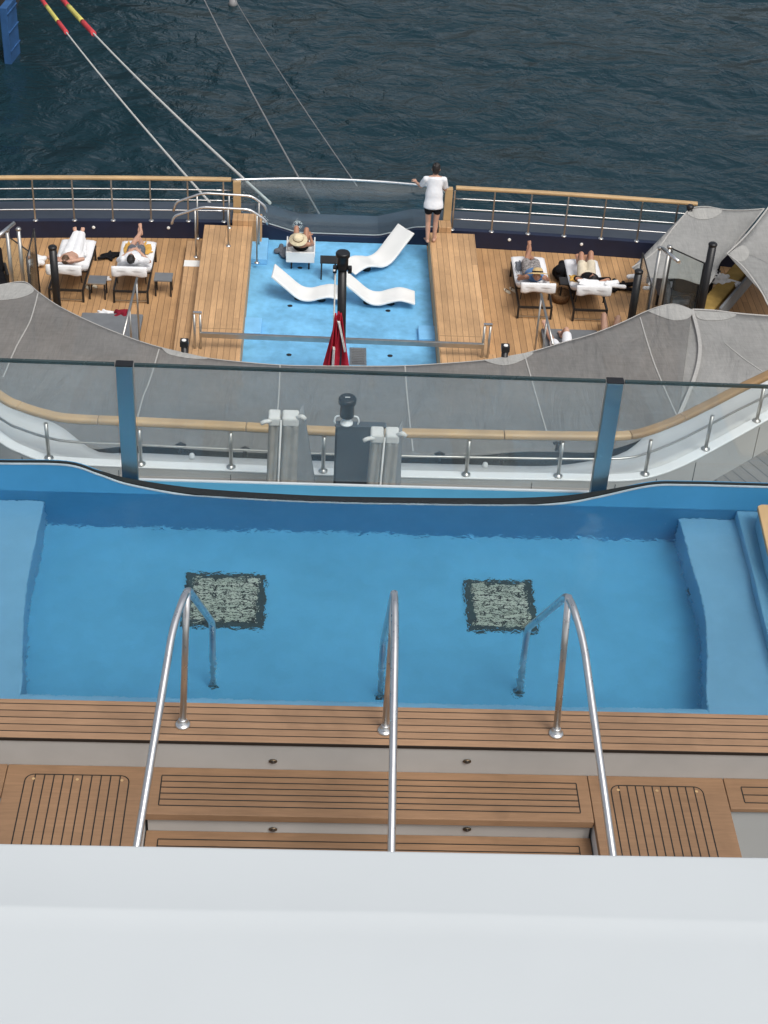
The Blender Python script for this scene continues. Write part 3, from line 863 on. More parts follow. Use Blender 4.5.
for sx in (-1, 1):
    MB().tube(bent([(sx * .05, 0, .13), (sx * .13, -.01, .13), (sx * .145, -.02, .06), (sx * .13, -.02, .004)], .07), .011, 8).build('bracket', 'white', ln)

# ================================================================== SHADE SAILS
def zsail(x, y):
    e = max(0, (y - 18.0))
    return -6.55 - .13 * e + .02 * math.sin(x * 1.3 + .4) - .05 * math.sin(PI * min(1, max(0, (y - 18) / 4.5)))
def on(px, py, fz=zsail):
    z = -7.0
    for _ in range(12):
        p = at(px, py, z); z = fz(p.x, p.y)
    return at(px, py, z)
def strip(far, near, nu, nv, fz):
    F = resample(far, nu); Nn = resample(near, nu)
    rows = []
    for j in range(nv):
        t = j / (nv - 1); row = []
        for a, b in zip(F, Nn):
            q = a.lerp(b, t)
            row.append(V((q.x, q.y, fz(q.x, q.y))))
        rows.append(row)
    return MB().grid(rows)
def path_on(pxs, fz=zsail, n=6): return [V((p.x, p.y, fz(p.x, p.y))) for p in smooth_path([on(*q, fz) for q in pxs], n)]
def patch(pxs, fz, root, up=.012):
    """Pale reinforcement following the cloth."""
    c = V((sum(p[0] for p in pxs) / len(pxs), sum(p[1] for p in pxs) / len(pxs), 0))
    ring = path_on(list(pxs) + [pxs[0]], fz, 5)[:-1]
    ctr = on(c.x, c.y, fz); m = MB(); prev = None; rings = []
    for t in (0.02, .35, .7, 1):
        rings.append([m.bm.verts.new((ctr.x + (p.x - ctr.x) * t, ctr.y + (p.y - ctr.y) * t, fz(ctr.x + (p.x - ctr.x) * t, ctr.y + (p.y - ctr.y) * t) + up)) for p in ring])
    k = len(ring)
    for A_, B_ in zip(rings, rings[1:]):
        for i in range(k): m.bm.faces.new((A_[i], A_[(i + 1) % k], B_[(i + 1) % k], B_[i]))
    m.bm.faces.new(rings[0])
    return at_parent(m.build('corner_patch', 'sail_patch', solid=.004), root)
def seam(pxs, fz, root, r=.011, name='seam'):
    return at_parent(MB().sweep([p + V((0, 0, .012)) for p in path_on(pxs, fz)], r * 2, .01).build(name, 'seam'), root)

sr = empty('shade_sail', (.4, 20.5, -7), 'large dark grey scalloped shade sail spanning the deck below the pool', 'shade sail', 'grey shade sails')
far = [(-60, 278), (-20, 287), (0, 285), (24, 282), (38, 292), (60, 307), (95, 324), (130, 338), (160, 347.5), (200, 357), (245, 362.5), (300, 366), (384, 366.5), (440, 364), (500, 358.5), (535, 351), (560, 343.5), (590, 335), (620, 323.5), (645, 312), (662, 306), (676, 304.5), (692, 310)]
near = [(-60, 400), (0, 424), (50, 437), (90, 449), (118, 447), (150, 446), (230, 452), (350, 455), (460, 456), (520, 452), (560, 452), (600, 452), (640, 440), (678, 418)]
right_edge = [(692, 310), (699, 338), (699, 360), (692, 385), (678, 418)]
at_parent(strip(path_on(far), path_on(near), 90, 22, zsail).build('cloth', 'sail', solid=.006), sr)
at_parent(MB().sweep([p + V((0, 0, .004)) for p in path_on(far)], .018, .014).build('hem', 'seam'), sr)
for s_ in ([(38, 294), (30, 322), (16, 348), (3, 378)], [(159, 350), (150, 380), (143, 398), (137, 420)], [(280, 366), (279, 392), (276, 430)], [(405, 367), (407, 395), (413, 452)], [(525, 357), (536, 396), (547, 434)], [(640, 318), (651, 355), (664, 388), (677, 417)]):
    seam(s_, zsail, sr)
seam(right_edge, zsail, sr, .03, 'hem')
patch([(-10, 287), (22, 283.5), (34, 291), (22, 298), (-2, 301), (-20, 298)], zsail, sr)
patch([(160, 348.5), (185, 354.5), (207, 359), (198, 358.5), (186, 357.5), (172, 355), (163, 352)], zsail, sr) if False else patch([(161, 348), (206, 358.5), (196, 359.5), (182, 358), (168, 354.5)], zsail, sr)
patch([(484, 361), (532, 353), (520, 362), (505, 366), (492, 364)], zsail, sr)
patch([(648, 312), (664, 306.5), (676, 305.5), (692, 311), (688, 319), (674, 321), (660, 317)], zsail, sr)

zB_ = lambda x, y: -7.55 - .06 * (y - 24) + .02 * math.sin(x)
srD = empty('shade_sail', (7.5, 22.5, -7), 'pale grey shade sail at the right, joined to the dark one by a curved seam', 'shade sail', 'grey shade sails')
zD = lambda x, y: zsail(x, y) - .045
at_parent(strip(path_on([(686, 309), (700, 310), (714, 311), (738, 314), (780, 317), (840, 318)], zD), path_on([(672, 418), (715, 422), (760, 430), (800, 420), (840, 420)], zD), 26, 16, zD).build('cloth', 'sail_light', solid=.006), srD)
at_parent(MB().sweep([p + V((0, 0, .012)) for p in path_on([(692.5, 310), (714, 311), (738, 314), (780, 317), (840, 318)], zD)], .03, .02).build('hem', 'seam'), srD)
patch([(694, 311.5), (714, 312.5), (736, 315), (726, 320), (710, 321), (698, 319)], zD, srD)
seam([(725, 344), (742, 358), (762, 372)], zD, srD)
srB = empty('shade_sail', (6.8, 26, -7.6), 'pale grey four cornered shade sail at the right end of the stern rail', 'shade sail', 'grey shade sails')
Lb = [(690, 208.5), (672, 230), (655, 252), (632, 268)]
Rb = [(764, 209), (752, 224), (738, 240), (730, 253)]
Bb = [(632, 268), (645, 277), (667, 278.5), (682, 279), (706, 286), (714, 277), (720, 263), (730, 253)]
Tb = [(690, 208.5), (706, 207), (724, 210), (745, 210.5), (764, 209)]
zBs = lambda x, y: -8.85 + .13 * (y - 28) + .02 * math.sin(2 * x)
at_parent(strip(path_on(Tb, zBs), path_on(Bb, zBs), 24, 18, zBs).build('cloth', 'sail_light', solid=.006), srB)
for e_ in (Lb, Rb, Tb): seam(e_, zBs, srB, .014, 'hem')
patch([(690, 210), (706, 208.5), (722, 211), (714, 218), (700, 220), (688, 215)], zBs, srB)
patch([(716, 256), (738, 247), (729, 252.5), (725, 260)], zBs, srB) if False else None
srC = empty('shade_sail', (8.4, 26, -7.4), 'pale grey shade sail cut off by the right edge of the photo', 'shade sail', 'grey shade sails')
zCs = lambda x, y: -8.35 + .10 * (y - 28) + .02 * math.sin(2 * x)
Lc = [(769, 207), (756, 224), (742, 240), (727, 254)]
Bc = [(727, 254), (742, 266), (754, 281), (763, 295), (770, 308), (790, 330)]
Rc = [(769, 207), (800, 215), (840, 240), (850, 330)]
at_parent(strip(path_on(Lc, zCs), path_on([(850, 200), (846, 230), (838, 270), (800, 335)], zCs), 20, 14, zCs).build('cloth', 'sail_light', solid=.006), srC)
at_parent(strip(path_on([(727, 254), (742, 266), (754, 281), (763, 295), (770, 308), (790, 330)], zCs), path_on([(727.5, 253.5), (750, 255), (775, 268), (800, 290), (803, 310), (800, 335)], zCs), 20, 8, zCs).build('cloth', 'sail_light', solid=.006), srC)
seam(Lc, zCs, srC, .016, 'hem'); seam(Bc, zCs, srC, .016, 'hem')
patch([(729, 254), (742, 246), (749, 252), (746, 260), (738, 262)], zCs, srC)

# poles carrying the sails
def pole(px, py, fz, label, base=ZL, r=.055):
    p = on(px, py, fz)
    o = empty('sail_pole', (p.x, p.y, base), label, 'pole', 'black poles holding the sails')
    h = p.z - base + .12
    MB().tube([(0, 0, 0), (0, 0, h)], r, 14).build('shaft', 'black', o)
    MB().box((0, 0, h + .05), (.13, .13, .10)).build('head', 'black', o, bevel=.01)
    MB().lathe((0, -.02, h + .1005), [(.035, 0), (.035, .015)], 12).build('lamp', 'plastic', o)
    MB().lathe((0, 0, 0), [(.12, 0), (.12, .02), (.07, .03)], 18).build('foot', 'black', o)
pole(184.5, 352, zsail, 'black sail pole with square head at the left of the blue splash pool')
pole(504.5, 357, zsail, 'black sail pole with square head at the right of the blue splash pool')

# ================================================================== LOWER DECK
# splash pool and platforms
sp0, sp1, spf = -1.36, 2.33, 31.0
tag(MB().bb(sp0 + .001, sp1 - .001, 22.5, 31.02, ZL + .001, ZL + .006).build('splash_pool_floor', 'splash'), 'bright blue floor of the splash pool at the stern', 'pool floor', kind='structure')
def stern_z(x): return stern(x)
for (poly_, label, nm) in (
        ([(-2.29, 23), (-1.36, 23), (-1.36, 30.66), (-2.36, 30.66)], 'raised teak platform along the left of the blue splash pool', 0),
        ([(2.33, 23), (3.22, 23), (3.29, 30.66), (2.33, 30.66)], 'raised teak platform along the right of the blue splash pool', 1)):
    r = empty('teak_platform', (poly_[0][0], 27, ZL), label, 'platform', 'teak platforms beside the splash pool')
    at_parent(MB().prism(poly_, ZL + .0, ZL + .5).build('platform_box', 'teak_platform', bevel=.012), r)
    sx = -1 if nm == 0 else 1
    xo = poly_[0][0] if nm == 0 else poly_[1][0]
    xe = poly_[3][0] if nm == 0 else poly_[2][0]
    if nm == 0:
        at_parent(MB().prism([(xo - .30, 23), (xo - .002, 23), (xe - .002, 30.45), (xe - .35, 30.45)], ZL, ZL + .22).build('low_step', 'teak_platform', bevel=.01), r)
    else:
        at_parent(MB().prism([(xo + .002, 23), (xo + .2, 23), (xo + .22, 26.35), (xo + .03, 26.35)], ZL, ZL + .22).build('low_step', 'teak_platform', bevel=.01), r)
    m = MB(); x0, x1 = (xo + .03, -1.39) if nm == 0 else (2.36, xo - .03)
    m.bb(x0, x1, 26.5, 26.515, ZL + .5003, ZL + .502)
    at_parent(m.build('plank_seams', 'teak_cap_dark'), r)
p0 = at(163 + 19, 254, ZL + .226); 
tag(MB().bb(-2.70, -2.34 - .0, 29.35, 29.60, ZL + .221, ZL + .232).build('sign_plate', 'plastic', bevel=.003), 'small white plate lying on the low teak step', 'plate')
for (a, b, h, lab) in (((246, 237), (267, 259), .14, 'pale blue step in the far left corner of the splash pool'), ((245, 317), (261, 333), .12, 'pale blue step at the left side of the splash pool'), ((418, 325), (436, 339), .12, 'pale blue step at the right side of the splash pool')):
    p, q = at(*a, ZL + h), at(*b, ZL + h)
    tag(MB().bb(p.x, q.x, q.y, p.y, ZL + .007, ZL + h).build('pool_step', 'splash_step', bevel=.015), lab, 'pool step', 'pale steps in the splash pool')
gz = at(358, 357, ZL)
gr = empty('floor_grate', (gz.x, gz.y, ZL + .007), 'grey metal floor grate in the splash pool beside the flag', 'grate')
MB().box((0, 0, .006), (.32, .62, .012)).build('frame', 'steel_dull', gr, bevel=.003)
m = MB()
for i in range(9): m.box((0, -.24 + .06 * i, .0165), (.24, .03, .008))
m.build('slats', 'greymat', gr)
for px, py in ((290, 306), (388, 311), (289, 355), (390, 356), (300, 268)):
    p = at(px, py, ZL + .0065)
    tag(MB().lathe((0, 0, 0), [(.05, 0), (.05, .012), (.03, .016)], 12, 1, .8).build('floor_nozzle', 'black', loc=V((0, 0, 0))), 'small black water nozzle on the blue floor %s' % {290: 'beside the left chaise', 388: 'below the right chaise', 289: 'near the left platform by the rail', 390: 'right of the grate', 300: 'behind the sunbather with hat'}[px], 'nozzle', 'floor nozzles').location = p
# bulwark of the stern
sb = empty('stern_bulwark', (.4, 31, ZL), 'low navy bulwark with grey ledge round the stern', 'bulwark')
zl_ = ZL + .38
GX = [-1.36, -1.15, -.42, 1.30, 2.05, 2.33]
GZ = [.38, .36, .13, .13, .36, .38]
def bwk(xr, zf):
    at_parent(MB().wall([(x, stern(x, .01), ZL - .2, zf(x)) for x in xr], [(x, stern(x, .14), ZL - .2, zf(x)) for x in xr]).build('inner_face', 'navy'), sb)
    at_parent(MB().wall([(x, stern(x, .141), ZL - .6, zf(x) - .004) for x in xr], [(x, stern(x, 1.3), ZL - .6, min(zf(x), ZL + .34) - .14) for x in xr]).build('top_ledge', 'ledge', bevel=.02), sb)
bwk([x for x in xs if x < -1.4] + [GX[0] - .001], lambda x: zl_)
bwk([GX[-1] + .001] + [x for x in xs if x > 2.4], lambda x: zl_)
def gzf(x):
    for i in range(5):
        if x <= GX[i + 1]: return ZL + GZ[i] + (GZ[i + 1] - GZ[i]) * (x - GX[i]) / (GX[i + 1] - GX[i])
    return ZL + GZ[-1]
bwk(GX, gzf)
for i, px in enumerate(((94.5, 225), (169, 226), (509, 239), (581, 243.5))):
    p = at(px[0], px[1], ZL + .22); y = stern(p.x, .008)
    f = MB().lathe((0, 0, 0), [(.035, 0), (.035, .01), (.02, .018)], 14, 1, 1, Matrix.Translation((p.x, y, ZL + .24)) @ Matrix.Rotation(PI / 2, 4, 'X')).build('deck_lamp', 'plastic'); at_parent(f, sb)

# stern rail : left and right lengths with teak cap, central glass
def railing(x0, x1, posts, label):
    r = empty('stern_railing', ((x0 + x1) / 2, stern((x0 + x1) / 2, .06), zl_), label, 'railing', 'steel railings at the stern')
    zt = ZL + 1.33
    n = 28; xx = [x0 + (x1 - x0) * i / n for i in range(n + 1)]
    at_parent(MB().sweep([(x, stern(x, .10), zt) for x in xx], .11, .075).build('rail_cap', 'teak_cap', bevel=.012), r)
    for f in (.25, .5, .75):
        z = zl_ + (zt - zl_) * f
        at_parent(MB().tube([(x, stern(x, .08), z) for x in xx], .014, 8).build('rail', 'steel'), r)
    for x in posts:
        at_parent(MB().bb(x - .016, x + .016, stern(x, .035), stern(x, .065), zl_ + .001, zt - .036).build('post', 'steel_dull', bevel=.003), r)
        at_parent(MB().lathe((x, stern(x, .05), zl_ + .0005), [(.055, 0), (.055, .012), (.035, .016)], 14).build('post_foot', 'steel'), r)
    return r
pxl = [at(p[0], p[1], zl_).x for p in ((36, 219), (75, 219), (113.5, 219.5), (151.5, 220), (188.5, 221))]
pxr = [at(p[0], p[1], zl_).x for p in ((452, 231), (491.5, 233), (528, 235.5), (564, 237), (601, 239.5), (637, 243))]
dl = pxl[1] - pxl[0]
railing(-10.5, -1.82, [pxl[0] - dl * k for k in (5, 4, 3, 2, 1)] + pxl + [-1.98], 'teak topped stern railing to the left of the glass')
railing(2.86, 7.9, pxr + [7.5], 'teak topped stern railing to the right of the glass')
# teak end posts
for x0, x1, lab in ((-1.78, -1.62, 'left'), (2.64, 2.80, 'right')):
    r = empty('teak_end_post', ((x0 + x1) / 2, 31.0, ZL), 'teak clad end post closing the %s side of the stern glass' % lab, 'post', 'teak end posts beside the glass')
    y0 = stern(x0)
    at_parent(MB().bb(x0 + .0, x1, y0 + .02, y0 + .16, zl_ + .002, ZL + 1.32).build('upright', 'teak_cap', bevel=.008), r)
    at_parent(MB().bb(x0 + (0 if lab == 'left' else -.1), x1 + (.45 if lab == 'left' else 0), 30.67, y0 - .003, ZL + .0, ZL + .62).build('foot_box', 'teak_platform', bevel=.01), r)
# stern glass : bulges outward at the bottom
sg_ = empty('stern_glass', (.5, 31.3, ZL), 'clear glass panels with steel top rail at the middle of the stern', 'glass barrier')
gtop = smooth_path([aty(232, 184, 31.1), aty(300, 185.5, 31.28), aty(375, 187.5, 31.28), aty(449, 191.5, 31.1)], 8)
for p in gtop: p.z = ZL + 1.30
gb_ = [V((gtop[0].x, stern(-1.6, .10), ZL + .42))] + [V((x, stern(x, .09), ZL + z + .02)) for x, z in zip(GX, GZ)] + [V((gtop[-1].x, stern(2.6, .10), ZL + .42))]
at_parent(MB().grid([resample(gtop, 40), resample(gb_, 40)]).build('pane', 'glass_stern', solid=.012), sg_)
at_parent(MB().tube([p + V((0, 0, .02)) for p in gtop], .026, 10).build('top_rail', 'steel'), sg_)
at_parent(MB().tube([p + V((0, 0, .0)) for p in resample(gb_, 40)], .012, 6).build('bottom_trim', 'plastic'), sg_)
# grab rails over the left platform
def grab(path_px, y0, posts, label):
    r = empty('grab_rail', (-2, y0, ZL), label, 'grab rail', 'steel grab rails over the left platform')
    pts = [aty(px, py, y0) for px, py in path_px]
    at_parent(MB().tube(bent(pts, .12), .026, 10).build('rail', 'steel'), r)
    for (px, py, zb) in posts:
        t = aty(px, py, y0)
        at_parent(MB().tube([(t.x, y0, zb), (t.x, y0, t.z)], .018, 10).build('post', 'steel_dull'), r)
        at_parent(MB().lathe((t.x, y0, zb + .0005), [(.05, 0), (.05, .012), (.02, .03)], 12).build('foot', 'steel'), r)
grab([(173.5, 211), (176, 202), (203, 193), (252, 196), (265, 206), (267, 212)], 30.55, [(197, 196, ZL + .22), (229, 194.5, ZL + .5), (259, 200, ZL + .01)], 'farther steel grab rail over the left teak platform')
grab([(171.5, 224), (174, 216), (202, 207), (250, 209.5), (264, 219), (268, 224)], 29.75, [(195, 210, ZL + .22), (228, 208, ZL + .5), (257, 214, ZL + .14)], 'nearer steel grab rail over the left teak platform')

# steel barrier across the near end of the splash pool
YB = 25.75
br_ = empty('pool_barrier', (.5, YB, ZL), 'long flat steel bar between posts across the splash pool', 'barrier')
a, b = aty(200, 334.5, YB), aty(484, 346, YB)
at_parent(MB().bar(a, b, .06, .10).build('bar', 'steel_dull', bevel=.008), br_)
for p, s_ in ((a, -1), (b, 1)):
    for dx in (-.05, .04):
        at_parent(MB().tube([(p.x + dx * 1.2 + s_ * .04, YB + .02, ZL + .225), (p.x + dx * 1.2 + s_ * .04, YB + .02, p.z + .42)], .022, 10).build('post', 'steel_dull'), br_)
    at_parent(MB().box((p.x + s_ * .04, YB + .02, p.z + .45), (.16, .06, .03)).build('post_head', 'steel', bevel=.005), br_)

# ------------------------------------------------------------------ mast and ensign
YM = 24.9
mt_, mb_ = aty(343, 252, YM), aty(341.5, 366, YM)
ms = empty('flag_mast', (mb_.x, YM, ZL), 'black stern mast with a lantern on top, standing before the splash pool', 'mast')
hm = mt_.z - ZL
MB().tube([(0, 0, 0), (mt_.x - mb_.x, 0, hm - .32)], [.085, .075], 16).build('shaft', 'black', ms)
MB().lathe((mt_.x - mb_.x, 0, hm - .33), [(.08, 0), (.115, .02), (.10, .06), (.10, .24), (.125, .25), (.125, .31), (.11, .33)], 20).build('lantern', 'black', ms)
for sx in (-1, 1):
    MB().box((mt_.x - mb_.x + sx * .13, -.03, hm - .32), (.07, .10, .12)).build('fitting', 'black', ms, bevel=.015)
MB().lathe((mt_.x - mb_.x - .14, -.085, hm - .33), [(.02, 0), (.02, .03)], 10).build('lamp', 'plastic', ms)
MB().tube([(-.16, -.06, .3), (mt_.x - mb_.x - .12, -.03, hm - .35)], .014, 6).build('halyard', 'rope', ms)
# the furled red ensign
ft = aty(337, 311, YM - .05)
fl = empty('red_ensign', (ft.x, YM - .06, ft.z), 'furled red ensign with white stripes hanging from the black mast', 'flag')
def flag(xw, x0, phase, yo, mat, name, t0=0, t1=1, n=26, w0=0.0):
    rows = []
    for j in range(n):
        t = t0 + (t1 - t0) * j / (n - 1); z = -1.35 * t
        wdt = xw(t); row = []
        for k in range(14):
            u = k / 13
            row.append((x0(t) + wdt * (u - .5), yo + .045 * math.sin(u * 9 + phase + 2 * t) * min(1, t * 3), z))
        rows.append(row)
    return MB().grid(rows).build(name, mat, fl, solid=.012, off=0)
flag(lambda t: .04 + .42 * min(1, t * 1.2), lambda t: .04 - .03 * t, 0, 0, 'redcloth', 'cloth')
flag(lambda t: .02 + .32 * min(1, t * 1.2), lambda t: .07 + .02 * t, 1.6, -.05, 'redcloth', 'cloth_fold')
flag(lambda t: .02 + .15 * min(1, t * 1.2), lambda t: -.02 - .04 * t, 2.6, -.06, 'redcloth', 'cloth_fold')
flag(lambda t: .038, lambda t: .03 + .30 * (t - .10), 0.4, -.112, 'flag_white', 'white_stripe', .10, .55)
flag(lambda t: .034, lambda t: -.02 - .03 * t, 0.4, -.118, 'flag_white', 'white_stripe', .50, .99)

# ------------------------------------------------------------------ white S-shaped chaises
def chaise(pts, w, rz, loc, label):
    r = empty('pool_chaise', loc, label, 'chaise', 'white moulded chaises in the splash pool', rz)
    pr_ = smooth_path([(x, 0, z) for x, z in pts], 8)
    m = MB(); n = 7; rows = []
    for p in pr_:
        rows.append([(p.x, w * (k / (n - 1) - .5), p.z + .012 * abs(k / (n - 1) - .5) * 2) for k in range(n)])
    s_ = m.grid(rows).build('shell', 'plastic', r, solid=.045, bevel=.012)
    for x, z in (pts[2], pts[4]):
        MB().lathe((x, 0, .0), [(.09, 0), (.08, max(.03, z - .05))], 14).build('foot', 'dark', r)
    return r
prof = [(-.95, .78), (-.62, .48), (-.25, .16), (.05, .10), (.35, .20), (.62, .26), (.98, .16)]
def centre(px, py): p = at(px, py, ZL + .007); return p
chaise([(x * .76, z * .72) for x, z in prof], .52, -.08, centre(308, 299), 'white S shaped chaise on the left in the splash pool')
chaise([(x * .76, z * .72) for x, z in prof], .52, -.02, centre(377, 303), 'white S shaped chaise right of the mast, nearest the bar')
chaise([(x * .80, z * .80) for x, z in prof], .52, PI + .66, centre(377, 266), 'white S shaped chaise with its back toward the standing man')

# ------------------------------------------------------------------ small things helper
def stool(px, py, label, mat='greymat', w=.36, h=.36, items=True):
    p = at(px, py, ZL)
    r = empty('side_table', p, label, 'side table', 'small side tables between the loungers')
    MB().box((0, 0, h), (w, w * .9, .03)).build('table_top', mat, r, bevel=.006)
    for sx in (-1, 1):
        for sy in (-1, 1):
            MB().box((sx * (w / 2 - .03), sy * (w * .45 - .03), (h - .0155) / 2), (.03, .03, h - .0155)).build('leg', 'dark', r)
    m = MB()
    for sx in (-1, 1): m.box((sx * (w / 2 - .03), 0, .08), (.02, w * .9 - .092, .02))
    m.build('stretcher', 'dark', r)
    return r
stool(98.5, 296, 'small metal side table beside the leftmost lounger', 'steel_dull')
stool(164, 293, 'small grey side table right of the two left loungers')
stool(328, 277, 'small dark side table by the sunbather with the pale hat', 'dark', .34, .40)
stool(566, 296, 'small dark side table between the two right loungers', 'dark', .34, .34)

# ------------------------------------------------------------------ loungers
LW, LL = .70, 1.86
def bed_z(y):
    """Top of the mattress along the bed: y = 0 head, LL foot."""
    yh = .80
    if y >= yh: return .40
    return .40 + (yh - y) * .52
def make_lounger():
    r = bpy.data.objects.new('sun_lounger', None); C.objects.link(r)
    fr = MB()
    for sx in (-1, 1): fr.bar((sx * .33, .02, .27), (sx * .33, LL - .02, .27), .035, .05)
    for y in (.02, .8, LL - .02): fr.bar((-.31, y, .27), (.31, y, .27), .035, .04)
    fr.build('frame', 'dark', r)
    for sx in (-1, 1):
        for y in (.04, LL - .12):
            MB().box((sx * .33, y, .122), (.04, .04, .244)).build('leg', 'dark', r)
    lb = MB()
    for y in (.04,): lb.bar((-.31, y, .05), (.31, y, .05), .02, .02)
    lb.build('stretcher', 'steel_dull', r)
    bk = MB()
    for sx in (-1, 1):
        bk.bar((sx * .31, .80, .30), (sx * .31, .06, .30 + .74 * .52), .03, .03)
        bk.bar((sx * .28, .30, .29), (sx * .28, .20, .60), .02, .02)
    bk.bar((-.30, .06, .30 + .74 * .52), (.30, .06, .30 + .74 * .52), .03, .03)
    bk.build('back_frame', 'dark', r)
    rows = []
    ys = [-.02 + (LL + .02) * i / 40 for i in range(41)]
    rn = random.Random(3)
    for y in ys:
        row = []
        for k in range(13):
            u = k / 12 - .5
            edge = max(0, abs(u) - .42) / .08
            z = bed_z(y) - .02 * edge ** 2 + .006 * math.sin(y * 9 + u * 14) + .004 * rn.random()
            row.append((u * LW, y, z))
        rows.append(row)
    MB().grid(rows).build('mattress', 'towel', r, solid=.085)
    # towel hanging over the head end
    rows = []
    for j in range(8):
        t = j / 7
        rows.append([((k / 14 - .5) * (LW * .98 + .01 * math.sin(k)), -.035 - .015 * math.sin(k * 1.1) * t - .02 * math.sin(PI * t), bed_z(0) + .022 - .20 * t - .02 * math.sin(k * .7) * t) for k in range(15)])
    rows = [[(p[0], .16 - .0 * i, bed_z(.16) + .016 + .004 * math.sin(i)) for i, p in enumerate(rows[0])]] + [[(p[0], .02, bed_z(.02) + .022) for p in rows[0]]] + rows
    MB().grid(rows).build('head_towel', 'towel', r, solid=.012)
    return r
lounger0 = make_lounger()
spots = [  # (near-left leg px, near-right leg px, yaw tweak, label)
    ((49, 301), (84, 304), -.02, 'sun lounger with a white towel at far left, person with arms behind head'),
    ((114, 304), (148, 304), 0, 'sun lounger with a white towel beside the left grey table'),
    ((517, 319.5), (551, 320), 0, 'sun lounger with a white towel under the person in a straw hat'),
    ((572, 322), (606, 323), 0, 'sun lounger with a white towel under the person in black')]
beds = []
for i, (a, b, ya, lab) in enumerate(spots):
    p, q = at(*a, ZL), at(*b, ZL); c = (p + q) / 2
    o = lounger0 if i == 0 else copy_tree(lounger0)
    o.location = c; ang = math.atan2(q.y - p.y, q.x - p.x) * 0 + ya
    o.rotation_euler = (0, 0, ang)
    tag(o, lab, 'sun lounger', 'sun loungers on the stern deck'); beds.append((c, ang))

# ------------------------------------------------------------------ people
def remeshed(mb, name, mat, voxel, smooth=4, parent=None):
    me = bpy.data.meshes.new(name); mb.bm.to_mesh(me); mb.bm.free()
    o = bpy.data.objects.new(name, me); C.objects.link(o)
    md = o.modifiers.new('r', 'REMESH'); md.mode = 'VOXEL'; md.voxel_size = voxel; md.use_smooth_shade = True
    ms_ = o.modifiers.new('s', 'SMOOTH'); ms_.factor = .5; ms_.iterations = smooth
    dg = bpy.context.evaluated_depsgraph_get()
    nm = bpy.data.meshes.new_from_object(o.evaluated_get(dg))
    o.modifiers.clear(); o.data = nm; nm.materials.clear(); nm.materials.append(MT[mat])
    for f in nm.polygons: f.use_smooth = True
    bpy.data.meshes.remove(me)
    if parent is not None: o.parent = parent
    return o

def frame_of(xd, zd):
    x = V(xd).normalized(); z = (V(zd) - V(zd).dot(x) * x).normalized(); y = z.cross(x)
    return Matrix((x, y, z)).transposed()

